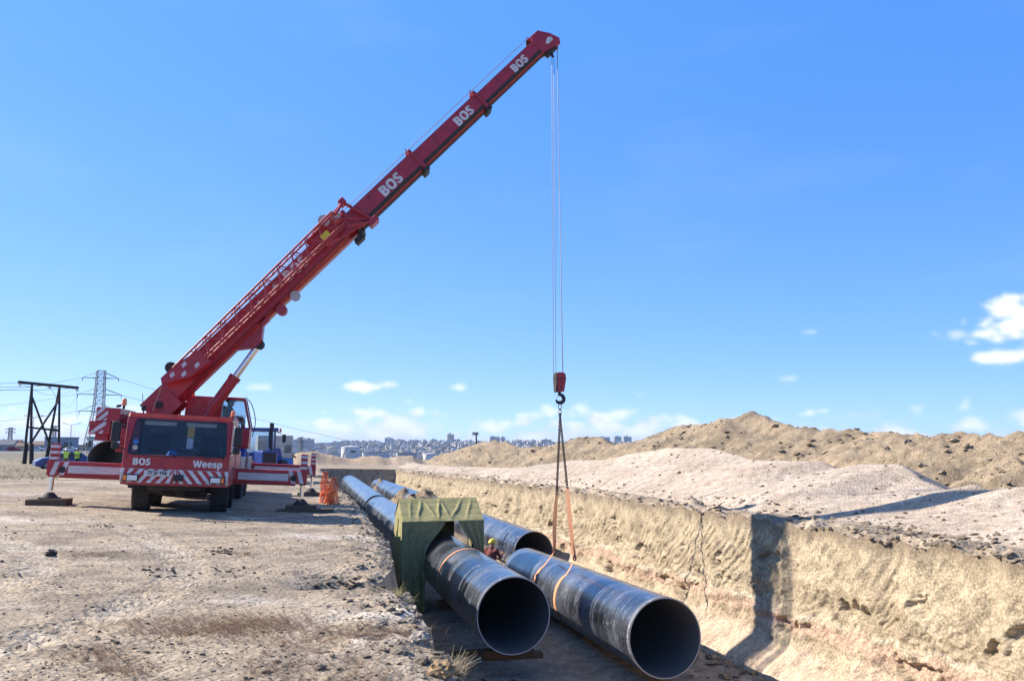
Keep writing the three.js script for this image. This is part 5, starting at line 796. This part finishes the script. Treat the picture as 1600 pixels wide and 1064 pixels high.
// ---------------------------------------------------------------- vehicles behind the crane
{
  const d = 42, c = atD(407, 755, d); c.y = gL(c.x, d);
  const o = thing('tractor', 'blue farm tractor parked behind the crane', 'tractor', c); o.rotation.y = 0.28;
  const bw = (R, w, x, z) => { const g = part(o, 'wheel', new THREE.LatheGeometry([[R * 0.5, -w / 2], [R * 0.9, -w / 2], [R, -w * 0.3], [R, w * 0.3], [R * 0.9, w / 2], [R * 0.5, w / 2]].map((p) => new THREE.Vector2(...p)), 32).rotateZ(Math.PI / 2).translate(x, R, z), M.rubber); part(g, 'rim', new THREE.CylinderGeometry(R * 0.5, R * 0.5, w * 0.5, 24).rotateZ(Math.PI / 2).translate(x, R, z), M.cream); };
  for (const s of [-1, 1]) { bw(0.82, 0.48, s * 0.85, -1.3); bw(0.55, 0.36, s * 0.78, 1.0); part(o, 'fender', extr([[0.95, 0.55], [0.85, 1.1], [0.45, 1.5], [-0.4, 1.5], [-0.8, 1.15], [-0.75, 1.1], [-0.36, 1.42], [0.4, 1.42], [0.78, 1.05], [0.88, 0.55]], 0.5, 0.01).rotateY(-Math.PI / 2).translate(s * 0.85 + 0.25, 0.15, -1.3), M.blue); }
  part(o, 'bonnet', bx(-0.38, 0.38, 0.75, 1.55, -0.4, 1.55, 0.08), M.blue); part(o, 'grille', bx(-0.3, 0.3, 0.8, 1.45, 1.55, 1.58, 0.01), M.black);
  part(o, 'axle_frame', [bx(-0.3, 0.3, 0.5, 0.85, -1.6, 1.4, 0.03), bx(-0.8, 0.8, 0.5, 0.62, 0.92, 1.08)], M.dark);
  const cab = part(o, 'cab_frame', [bx(-0.72, 0.72, 0.95, 1.45, -1.5, -0.35, 0.04), ...[[-0.7, -0.38], [0.7, -0.38], [-0.7, -1.48], [0.7, -1.48]].map(([x, z]) => bx(x - 0.04, x + 0.04, 1.4, 2.55, z - 0.04, z + 0.04))], M.blue);
  part(cab, 'roof', bx(-0.85, 0.85, 2.5, 2.68, -1.65, -0.2, 0.06), M.blue); part(cab, 'windscreen', bx(-0.66, 0.66, 1.45, 2.5, -0.37, -0.365), M.glass); part(cab, 'side_window', bx(0.70, 0.705, 1.45, 2.5, -1.44, -0.42), M.glass);
  part(o, 'exhaust_stack', [rod(V3(0.48, 1.4, -0.2), V3(0.48, 2.85, -0.2), 0.07, 0.07, 14), rod(V3(0.48, 2.65, -0.2), V3(0.48, 2.92, -0.2), 0.11, 0.11, 14)], M.black);
  part(o, 'mirror', [rod(V3(0.75, 2.45, -0.3), V3(1.1, 2.3, -0.15), 0.015), bx(1.02, 1.2, 1.95, 2.35, -0.2, -0.12, 0.03)], M.black);
  part(o, 'beacon', rod(V3(1.0, 2.45, -0.5), V3(1.0, 2.66, -0.5), 0.06, 0.05, 12), M.amber); part(o, 'beacon_arm', rod(V3(0.8, 2.5, -0.5), V3(1.0, 2.46, -0.5), 0.02), M.black);
}
{
  const d = 52, c = atD(436, 740, d); c.y = gL(c.x, d);
  const o = thing('generator_trailer', 'white generator box on a blue trailer base behind the tractor', 'generator', c); o.rotation.y = 0.1;
  part(o, 'housing', bx(-1.35, 0.75, 1.15, 2.55, -3.2, 0, 0.05), M.cream); part(o, 'side_panel_frame', bx(0.755, 0.765, 1.3, 2.4, -3.0, -0.2), M.galv);
  part(o, 'housing_lettering', text('AR', 0.16, 0.01).translate(-0.55, 2.25, 0.005), M.black);
  part(o, 'base', bx(-1.4, 0.8, 0.35, 1.14, -3.25, 0.02, 0.04), M.blue2); part(o, 'skid', [bx(-1.3, -1.1, 0, 0.35, -3.2, 0), bx(0.5, 0.7, 0, 0.35, -3.2, 0)], M.dark);
  part(o, 'vent', [0, 1, 2, 3].map((k) => bx(0.25, 0.65, 1.5 + k * 0.12, 1.56 + k * 0.12, 0.002, 0.02)), M.dark);
  const e = atD(451, 738, d + 3); e.y = gL(e.x, d + 3);
  const q = thing('pipe_clamp_frame', 'rusty red steel lifting frame standing beside the generator', 'frame', e);
  part(q, 'post', [rod(V3(-0.2, 0, 0), V3(-0.25, 1.75, 0), 0.09, 0.07), rod(V3(0.25, 0, 0), V3(0.15, 1.5, 0), 0.08, 0.06)], M.redDull); part(q, 'arm', [rod(V3(-0.25, 1.7, 0), V3(0.4, 1.2, 0.1), 0.07, 0.05), bx(-0.35, 0.35, 0.4, 0.7, -0.15, 0.15, 0.03)], M.redDull); part(q, 'foot', bx(-0.5, 0.5, -0.02, 0.12, -0.4, 0.4, 0.02), M.dark);
}
function car(c, turn, mat, label, group) {
  const o = thing('parked_car', label, 'car', c, group); o.rotation.y = turn;
  const P = [[-2.15, 0.35], [-2.2, 0.62], [-2.1, 0.92], [-1.75, 0.98], [-1.15, 1.42], [0.1, 1.46], [0.85, 0.98], [1.75, 0.86], [2.15, 0.62], [2.15, 0.35], [1.75, 0.25], [-1.8, 0.25]];
  part(o, 'body', extr(P, 1.56, 0.08).translate(0, 0, -0.78), mat);
  part(o, 'side_window', extr([[-1.45, 1.02], [-1.08, 1.36], [0.05, 1.39], [0.62, 1.02]], 1.76).translate(0, 0, -0.88), M.black);
  part(o, 'windscreen', beam(V3(0.14, 1.44, 0), V3(0.84, 1.03, 0), 0.012, 1.4, V3(0, 0, 1)), M.black);
  for (const x of [-1.35, 1.35]) for (const s of [-1, 1]) { const w = part(o, 'wheel', disc(V3(x, 0.32, s * 0.76), V3(0, 0, 1), 0.32, 0.22, 24), M.rubber); part(w, 'rim', disc(V3(x, 0.32, s * 0.78), V3(0, 0, 1), 0.2, 0.21, 20), M.steel); }
  part(o, 'headlight', [bx(2.05, 2.2, 0.62, 0.74, 0.45, 0.78, 0.03), bx(2.05, 2.2, 0.62, 0.74, -0.78, -0.45, 0.03)], M.lamp); part(o, 'tail_light', [bx(-2.22, -2.1, 0.7, 0.85, 0.5, 0.8, 0.03), bx(-2.22, -2.1, 0.7, 0.85, -0.8, -0.5, 0.03)], M.redDull);
  return o;
}
{ const c = atD(97, 727, 79); c.y = gL(c.x, 79); car(c, Math.PI + 0.42, M.blue, 'blue saloon car parked on the scrub behind two workers'); }
// ---------------------------------------------------------------- power lines
const tar = std({ color: lin(0.022, 0.02, 0.02), roughness: 0.9 });
const gFar = (x, d) => gL(x, d);
let hp = [];
{
  const D = 102, sc = 1, base = (px, py, d) => { const p = atD(px, py, d); p.y = gL(p.x, -p.z); return p; };
  const a1 = base(36, 716, D - 3), a2 = base(47, 719, D - 3.5), b1 = base(70, 714, D + 3), b2 = base(92, 706, D + 1);
  const t1 = atD(49, 601, D - 2), t2 = atD(92, 604, D + 1), c1 = atD(28, 597, D - 3), c2 = atD(121, 606, D + 3);
  const root = a2.clone(), L = (v) => v.clone().sub(root);
  const o = thing('timber_pylon', 'dark tarred timber power line frame with crossed braces', 'power pole', root);
  const x = (p, q, f) => p.clone().lerp(q, f);
  for (const [b, t] of [[a1, t1], [a2, t1], [b1, t2], [b2, t2]]) part(o, 'leg', rod(L(b), L(t), 0.15, 0.11, 10), tar);
  for (const [b, t] of [[a1, t1], [a2, t1], [b1, t2], [b2, t2]]) part(o, 'leg_stub', rod(L(x(b, t, -0.02)).add(V3(0.15, 0, 0.2)), L(x(b, t, 0.25)).add(V3(0.15, 0, 0.2)), 0.24, 0.2, 8), tar);
  part(o, 'brace', rod(L(x(a2, t1, 0.26)), L(x(b2, t2, 0.83)), 0.12, 0.11), tar); part(o, 'brace', rod(L(x(b1, t2, 0.27)), L(x(a2, t1, 0.85)), 0.12, 0.11), tar);
  part(o, 'tie_beam', [rod(L(x(a1, t1, 0.46)), L(x(b2, t2, 0.42)), 0.10), rod(L(x(a2, t1, 0.45)), L(x(b2, t2, 0.43)), 0.10)], tar);
  part(o, 'crossarm', rod(L(c1), L(c2), 0.17, 0.17, 8), tar);
  hp = [x(c1, c2, 0.02), x(c1, c2, 0.5), x(c1, c2, 0.98)];
  for (const p of hp) part(o, 'insulator', [0, 1, 2].map((k) => disc(L(p).add(V3(0.15 * (k - 1), -0.22 - 0.06 * k, 0.3 * k - 0.3)), V3(0.2, 1, 0.4), 0.15, 0.1, 12)), std({ color: lin(0.6, 0.62, 0.6), roughness: 0.3 }));
}
function lattice(name, label, px, top, bot, d, wBase, wTop, arms, mat = M.galv, thick = 1) {
  const p = atD(px, bot, d), b = V3(p.x, gL(p.x, d) - 0.1, p.z), Hh = atD(px, top, d).y - b.y;
  const o = thing(name, label, 'pylon', b), tw = (f) => f < 0.55 ? mix(wBase, wTop * 1.25, f / 0.55) : mix(wTop * 1.25, wTop, (f - 0.55) / 0.45), cor = (f, i) => V3([-1, 1, 1, -1][i] * tw(f) / 2, f * Hh, [-1, -1, 1, 1][i] * tw(f) / 2).applyAxisAngle(V3(0, 1, 0), 0.45);
  const fs = [0, 0.2, 0.37, 0.5, 0.6, 0.68, 0.76, 0.84, 0.92, 1];
  for (let i = 0; i < 4; i++) part(o, 'leg', fs.slice(1).map((f, k) => rod(cor(fs[k], i), cor(f, i), 0.15 * thick, 0.13 * thick, 4)), mat);
  for (let k = 0; k < fs.length - 1; k++) part(o, 'bracing', [0, 1, 2, 3].flatMap((i) => [rod(cor(fs[k], i), cor(fs[k + 1], (i + 1) % 4), 0.075 * thick, 0.075 * thick, 3), rod(cor(fs[k], (i + 1) % 4), cor(fs[k + 1], i), 0.075 * thick, 0.075 * thick, 3), rod(cor(fs[k + 1], i), cor(fs[k + 1], (i + 1) % 4), 0.07 * thick, 0.07 * thick, 3)]), mat);
  const tips = [];
  for (const [f, len] of arms) for (const s of [-1, 1]) { const tip = V3(s * len, (f - 0.02) * Hh, 0).applyAxisAngle(V3(0, 1, 0), 0.12); tips.push(b.clone().add(tip)); part(o, 'crossarm', [...[0, 1, 2, 3].filter((i) => s < 0 ? (i === 0 || i === 3) : (i === 1 || i === 2)).flatMap((i) => [rod(cor(f - 0.02, i), tip, 0.10 * thick, 0.08 * thick, 4), rod(cor(Math.min(1, f + 0.05), i), tip, 0.07 * thick, 0.06 * thick, 4)]), rod(tip, tip.clone().add(V3(0, -0.9, 0)), 0.14 * thick, 0.1 * thick, 5)], mat); }
  return tips;
}
const grn = std({ color: lin(0.16, 0.18, 0.19), roughness: 0.7 });
const tips = lattice('lattice_pylon', 'tall grey steel lattice pylon with three crossarms behind the crane', 149, 579, 703, 250, 6.2, 2.0, [[0.93, 4.6], [0.73, 5.6], [0.53, 4.9]], grn, 0.95);
lattice('lattice_mast', 'thin distant lattice mast above the roofs', 13, 668, 702, 560, 4, 1.6, [[0.95, 2.5], [0.8, 2.5]], grn, 1.6);
lattice('lattice_mast', 'distant lattice mast seen between the crossed braces', 82, 665, 702, 600, 4, 1.6, [[0.95, 2.5], [0.8, 2.5]], grn, 1.6);
lattice('lattice_mast', 'distant lattice mast in front of the twin apartment block', 469, 683, 716, 700, 4.5, 1.6, [[0.97, 3.4], [0.82, 3.4]], grn, 2.0);
{
  const wm = std({ color: lin(0.10, 0.11, 0.12), roughness: 0.8 });
  const wire = (a, b, sag, label, r = 0.022) => { const pts = []; for (let i = 0; i <= 24; i++) { const t = i / 24, p = a.clone().lerp(b, t); p.y -= sag * 4 * t * (1 - t); pts.push(p); } solo('power_wire', tube(pts, r, 48, 4), wm, label, 'wire', 'overhead wires'); };
  const offL = [atD(-260, 560, 88), atD(-260, 568, 90), atD(-260, 576, 92)];
  hp.forEach((p, i) => { wire(p, offL[i], 1.0, 'thin overhead wire leading off from the timber frame'); wire(p, tips[i * 2 % tips.length], 3.0, 'thin overhead wire between timber frame and lattice pylon'); });
  for (const k of [0, 2, 4]) wire(tips[k], atD(-400, 590 + k * 9, 270), 5, 'thin overhead wire leading off from the lattice pylon', 0.04);
  for (const k of [1, 3, 5]) wire(tips[k], atD(900, 690 + k * 2, 620), 16, 'thin overhead wire running from the lattice pylon behind the crane', 0.05);
}
function lampPole(px, top, d, label) { const p = atD(px, 703, d), b = V3(p.x, gL(p.x, d) - 0.05, p.z), Hh = atD(px, top, d).y - b.y, o = thing('street_lamp', label, 'street lamp', b, 'street lamps along the road'); part(o, 'pole', rod(V3(0, 0, 0), V3(0, Hh, 0), 0.16, 0.09, 6), M.galv); for (const s of [-1, 1]) { part(o, 'arm', rod(V3(0, Hh - 0.1, 0), V3(s * 2.2, Hh + 0.5, 0), 0.07, 0.07, 5), M.galv); part(o, 'lamp_head', bx(Math.min(s * 2.1, s * 3.1), Math.max(s * 2.1, s * 3.1), Hh + 0.42, Hh + 0.66, -0.2, 0.2, 0.05), M.galv); } }
lampPole(108, 664, 330, 'double armed street lamp left of the lattice pylon'); lampPole(163, 674, 420, 'double armed street lamp beside the white canopy'); lampPole(175, 676, 430, 'double armed street lamp behind the white canopy'); lampPole(48, 652, 300, 'double armed street lamp behind the timber power frame');
// ---------------------------------------------------------------- road and the buildings along it
{
  const mat = std({ color: lin(0.22, 0.22, 0.22), map: dustMap, roughness: 0.95 });
  const g = grid(40, 6, (i, j) => { const x = -700 + i * 17, d = 300 - 0.05 * x + j * 3.2 - 16; return [x, gL(x, d) + 0.35 + (j === 0 || j === 5 ? -0.5 : 0), -d, x / 10, j]; });
  solo('road', g, mat, 'grey road crossing behind the field', 'road', null, 'structure');
  const rail = thing('guard_rail', 'long low steel guard rail along the far road', 'guard rail', W(-180, 0, 285));
  const gp = []; for (let x = -330; x < 90; x += 12) { gp.push(bx(x - 0.08, x + 0.08, -0.6, 0.8, -0.08, 0.08)); } part(rail, 'rail', [bx(-330, 90, 0.5, 0.85, -0.06, 0.06)], M.galv); for (const g of gp) part(rail, 'post', g, M.galv);
}
const wallM = (r, g, b) => std({ color: lin(r, g, b), map: dustMap, roughness: 0.9 });
const winM = std({ color: lin(0.05, 0.06, 0.08), roughness: 0.2 });
function house(px, wpx, top, eave, d, roofC, wallC, label, flat) {
  const p = atD(px, 704, d), b = V3(p.x, gL(p.x, d) - 0.3, p.z), k = d / FPX, w = wpx * k, H2 = atD(px, top, d).y - b.y, H1 = atD(px, eave, d).y - b.y, dep = Math.min(14, w * 0.8);
  const o = thing('house', label, 'house', b); part(o, 'wall', bx(-w / 2, w / 2, 0, H1, -dep, 0), wallC);
  if (flat) part(o, 'roof', bx(-w / 2 - 0.2, w / 2 + 0.2, H1, H2, -dep - 0.2, 0.2), roofC); else part(o, 'roof', extr([[-dep / 2 - 0.6, 0], [dep / 2 + 0.6, 0], [0, H2 - H1]], w + 0.8).rotateY(Math.PI / 2).translate(-w / 2 - 0.4, H1, -dep / 2), roofC);
  const n = Math.max(2, Math.floor(w / 4)); for (let i = 0; i < n; i++) part(o, 'window', bx(-w / 2 + (i + 0.35) * w / n, -w / 2 + (i + 0.65) * w / n, H1 * 0.35, H1 * 0.75, 0.0, 0.06), winM);
  part(o, 'door', bx(w * 0.42, w * 0.46, 0.3, H1 * 0.72, 0, 0.05), M.dark); return o;
}
const rf = { red: wallM(0.30, 0.14, 0.10), grey: wallM(0.22, 0.23, 0.25), brown: wallM(0.28, 0.21, 0.16) }, wc = { white: wallM(0.62, 0.62, 0.60), grey: wallM(0.38, 0.40, 0.42), tan: wallM(0.48, 0.42, 0.34), blue: wallM(0.30, 0.36, 0.44) };
house(5, 22, 687, 695, 350, rf.grey, wc.grey, 'grey house with a dark roof at the end of the row');
house(18, 18, 687, 696, 380, rf.red, wc.tan, 'small house with a red pitched roof beside the road');
house(33, 14, 692, 697, 340, rf.brown, wc.tan, 'low brown roofed house left of the white one');
house(57, 22, 689, 695, 360, rf.brown, wc.white, 'white walled house with a brown roof behind the timber frame');
house(90, 36, 683, 685, 330, wc.blue, wc.blue, 'long blue grey flat roofed workshop behind the timber frame', true);
house(122, 26, 695, 697, 400, rf.brown, wc.tan, 'low tan flat roofed shed right of the workshop', true);
{ // white canopy of a filling station
  const d = 300, p = atD(171, 703, d), b = V3(p.x, gL(p.x, d) - 0.1, p.z), k = d / FPX, o = thing('filling_station_canopy', 'white canopy with a teal edge on columns behind the pipe', 'canopy', b);
  const y1 = atD(171, 688, d).y - b.y, y2 = atD(171, 684, d).y - b.y, w = 62 * k;
  part(o, 'canopy_slab', bx(-w / 2, w / 2, y1, y2, -7, 0), M.white); part(o, 'teal_edge', bx(-w / 2 - 0.05, w / 2 + 0.05, y2 - 0.35, y2 + 0.15, -7.05, 0.05), wallM(0.05, 0.30, 0.30)); part(o, 'kiosk', bx(-w * 0.3, w * 0.45, 0, y1 * 0.9, -7, -5), M.white);
  for (const f of [-0.4, -0.15, 0.15, 0.4]) part(o, 'column', bx(f * w - 0.25, f * w + 0.25, 0, y1, -1.5, -1), M.galv);
}
for (const [px, d, m, l] of [[110, 296, M.white, 'tiny white van on the far road'], [58, 297, M.white, 'white car on the road before the white house'], [20, 298, M.redDull, 'dark red car on the far road']]) { const c = atD(px, 704, d); c.y = gL(c.x, d) + 0.4; car(c, 0.05, m, l); }
// bushes and trees by the houses
const leafM = std({ color: lin(0.055, 0.065, 0.035), roughness: 1, side: THREE.DoubleSide });
function tree(px, top, wpx, d, label) {
  const p = atD(px, 704, d), b = V3(p.x, gL(p.x, d) - 0.1, p.z), k = d / FPX, H2 = atD(px, top, d).y - b.y, w = wpx * k, o = thing('tree', label, 'tree', b, 'trees among the roadside houses');
  part(o, 'trunk', [rod(V3(0, 0, 0), V3(0.1, H2 * 0.6, 0), w * 0.035, w * 0.02, 6), rod(V3(0.05, H2 * 0.35, 0), V3(w * 0.25, H2 * 0.7, 0.2), w * 0.02, w * 0.01, 5), rod(V3(0.05, H2 * 0.3, 0), V3(-w * 0.25, H2 * 0.65, -0.2), w * 0.02, w * 0.01, 5)], M.woodGrey);
  const pos = []; for (let i = 0; i < 900; i++) { const a = rnd() * 6.283, e = Math.acos(rr(-1, 1)), r = Math.pow(rnd(), 0.45) * (0.75 + 0.5 * fbm3(Math.cos(a) * 1.5 + px, e, Math.sin(a) * 1.5, 2)); const c = V3(Math.sin(e) * Math.cos(a) * r * w * 0.5, H2 * 0.62 + Math.cos(e) * r * H2 * 0.40, Math.sin(e) * Math.sin(a) * r * w * 0.5), s = rr(0.12, 0.3) * Math.max(1, w * 0.2); for (let v = 0; v < 3; v++) pos.push(c.x + rr(-s, s), c.y + rr(-s, s), c.z + rr(-s, s)); }
  const g = new THREE.BufferGeometry(); g.setAttribute('position', new THREE.Float32BufferAttribute(pos, 3)); g.computeVertexNormals(); part(o, 'crown', g, leafM);
}
for (const [px, top, w, d] of [[2, 684, 12, 380], [28, 686, 13, 400], [43, 689, 9, 370], [72, 690, 10, 350], [134, 690, 10, 380], [139, 684, 8, 370], [100, 694, 10, 320]]) tree(px, top, w, d, 'dark leafy tree between the roadside houses');

// ---------------------------------------------------------------- the far hillside and its city
const HILL = table([[-1200, 0], [-220, 0], [-60, 5], [50, 11], [180, 16], [500, 18], [870, 17], [1270, 19], [2600, 26], [5000, 20]]);
const hillY = (x, d) => mix(-29.5, -3, ss(1500, 2800, d) * ss(-0.09, 0.0, x / d)) + HILL(x * 2700 / d) * ss(1700, 2800, d) * (1 + 0.25 * fbm(x * 0.003, d * 0.003, 3, 3)) + 2 * fbm(x * 0.006, d * 0.006, 3, 5) * ss(1500, 2200, d);
{
  const g = grid(150, 50, (i, j) => { const x = -1400 + i * 45, d = 1450 + j * 55; return [x, hillY(x, d), -d, x / 200, d / 200]; }, (x, y, z) => { const a = fbm(x * 0.01, z * 0.01, 4, 7); return mix3([0.12, 0.115, 0.085], [0.22, 0.19, 0.15], ss(-0.2, 0.3, a)); });
  solo('hill', g, std({ vertexColors: true, roughness: 1 }), 'long low hillside carrying the far city', 'hill', null, 'structure');
}
{
  const tones = [[0.58, 0.55, 0.50], [0.48, 0.44, 0.39], [0.40, 0.38, 0.36], [0.62, 0.60, 0.58], [0.50, 0.42, 0.34]].map(([r, g, b]) => {
    const t = noiseTex(64, (x, y) => { const wx = (x * 8) % 1, wy = (y * 8) % 1; const win = wx > 0.25 && wx < 0.75 && wy > 0.3 && wy < 0.8; const v = win ? 0.32 : 0.95; return [v, v, win ? 0.38 : 0.95]; }, true); return std({ color: lin(r, g, b), map: t, roughness: 0.9 });
  });
  const block = (px, wpx, top, d, tone, label, group, n = 1) => {
    const k = d / FPX, w = wpx * k, c = atD(px, 695, d), gy = hillY(c.x, d), b = V3(c.x, gy - 3, c.z), Hh = Math.max(12, atD(px, top, d).y - b.y);
    const o = thing('apartment_block', label, 'building', b, group); const ww = w / n;
    for (let i = 0; i < n; i++) { const g = bx(-w / 2 + i * ww + (n > 1 ? ww * 0.03 : 0), -w / 2 + (i + 1) * ww - (n > 1 ? ww * 0.03 : 0), 0, Hh - (i % 2) * Hh * 0.05, -14, (i % 2) * 2); const uv = g.attributes.uv; for (let q = 0; q < uv.count; q++) uv.setXY(q, uv.getX(q) * ww / 26, uv.getY(q) * Hh / 26); part(o, 'wall', g, tones[tone]); }
    part(o, 'roof_hut', bx(-w * 0.15, w * 0.12, Hh, Hh + 3, -10, -4), tones[2]); return o;
  };
  block(466, 16, 687, 2300, 2, 'left half of a grey twin tower block at the foot of the hill'); block(482, 16, 686, 2300, 2, 'right half of a grey twin tower block at the foot of the hill');
  block(607, 13, 684, 2600, 3, 'pale tower of three shafts on the hillside', null, 3); block(704, 11, 678, 2700, 4, 'tallest tan tower on the hillside', null, 2);
  block(770, 9, 682, 2750, 2, 'grey tower, left of a group of three on the hilltop'); block(778, 7, 683, 2750, 2, 'grey tower in the middle of three on the hilltop'); block(786, 7, 683, 2760, 4, 'tan tower, right of a group of three on the hilltop');
  block(854, 17, 687, 2800, 2, 'wide grey slab block alone on the hilltop'); block(942, 26, 683, 2700, 2, 'long grey slab block left of the earth ridge', null, 3); block(966, 12, 682, 2700, 2, 'grey slab block nearest the earth ridge', null, 1); block(981, 14, 682, 2720, 2, 'grey slab block half hidden by the earth ridge', null, 2);
  for (let i = 0; i < 125; i++) { const px = 520 + rnd() * 330, up = rnd(), d = mix(2250, 2850, up), top = mix(702, 686.5, Math.pow(up, 0.8)) + rr(-1.2, 2.2) + ss(640, 520, px) * 4; block(px, rr(3.5, 10), top, d, i % 5, ['small cream apartment block crowded on the far hillside', 'small beige apartment block crowded on the far hillside', 'small grey apartment block crowded on the far hillside', 'small white apartment block crowded on the far hillside', 'small brown apartment block crowded on the far hillside'][i % 5], 'apartment blocks of the hillside city'); }
  // low houses of the slope: one mass
  const lg = []; for (let i = 0; i < 1500; i++) { const x = rr(-150, 1150), d = rr(1600, 2750), y = hillY(x, d), w = rr(5, 13); lg.push(new THREE.BoxGeometry(w, rr(5, 11), rr(6, 12)).translate(x, y + 2, -d)); }
  const third = (k) => lg.filter((_, i) => i % 3 === k); [[0.42, 0.38, 0.33], [0.30, 0.24, 0.20], [0.55, 0.53, 0.50]].forEach((c, k) => solo('hillside_houses', third(k), std({ color: lin(...c), roughness: 0.9 }), ['tan low houses packed along the far slope', 'brown low houses packed along the far slope', 'white low houses packed along the far slope'][k], 'houses', 'low houses of the far slope', 'stuff'));
  const tg = []; for (let i = 0; i < 900; i++) { const x = rr(-200, 1300), d = rr(1550, 2800); tg.push(new THREE.IcosahedronGeometry(rr(3, 7), 0).scale(1.2, 0.8, 1).translate(x, hillY(x, d) + 2, -d)); }
  solo('hillside_trees', tg, leafM, 'dark trees dotted between the far houses', 'trees', null, 'stuff');
}
{ // storage tanks and sheds before the city
  const tank = (px, wpx, top, bot, d, label, logo) => { const k = d / FPX, c = atD(px, bot, d), Hh = atD(px, top, d).y - c.y, o = thing('storage_tank', label, 'tank', c), R = wpx * k / 2; part(o, 'shell', [new THREE.CylinderGeometry(R, R, Hh + 8, 40).translate(0, Hh / 2 - 4, 0)], M.white); part(o, 'roof', new THREE.ConeGeometry(R * 1.01, R * 0.12, 40).translate(0, Hh + R * 0.06, 0), M.white); part(o, 'stair', beam(V3(-R * 0.9, 0, R * 0.5), V3(-R * 0.5, Hh, R * 0.9), 0.5, 0.2), M.galv); if (logo) part(o, 'dark_sign', bx(-R * 0.05, R * 0.5, Hh * 0.5, Hh * 0.66, R * 0.99, R * 1.005), M.dark); return o; };
  tank(547, 28, 698, 716, 640, 'white storage tank standing beyond the far spoil heaps', true); tank(672, 22, 709, 724, 420, 'white storage tank half hidden by the brown earth ridge');
  const shed = (px, wpx, top, d, m, l) => { const k = d / FPX, c = atD(px, 712, d), o = thing('warehouse', l, 'warehouse', c), Hh = atD(px, top, d).y - c.y, w = wpx * k; part(o, 'wall', bx(-w / 2, w / 2, -9, Hh * 0.8, -15, 0), m); part(o, 'roof', extr([[-w / 2 - 0.3, 0], [w / 2 + 0.3, 0], [0, Hh * 0.3]], 15.6).translate(0, Hh * 0.8, -15.3), rf.grey); };
  shed(588, 40, 706, 900, wc.white, 'long white shed right of the storage tank'); shed(636, 30, 707, 950, wc.grey, 'grey shed between the two storage tanks'); shed(520, 22, 708, 800, wc.white, 'small white shed left of the storage tank'); shed(440, 60, 707, 1000, wc.grey, 'long grey shed behind the generator');
  const p = atX(744, 692, 22); const o = thing('sign_post', 'thin dark post with a pale board on the brown ridge', 'post', V3(p.x, gR(p.x, -p.z)[0] - 0.2, p.z)); const ph = atD(744, 677, -p.z).y - o.position.y; part(o, 'post', rod(V3(0, 0, 0), V3(0, ph, 0), 0.12, 0.1, 6), M.dark); part(o, 'board', bx(-0.55, 0.3, ph - 0.25, ph + 0.15, -0.05, 0.05), M.cream);
}

scene.traverse((o) => { if (o.isMesh && o.material.transmission) o.castShadow = false; });
renderer.render(scene, camera);
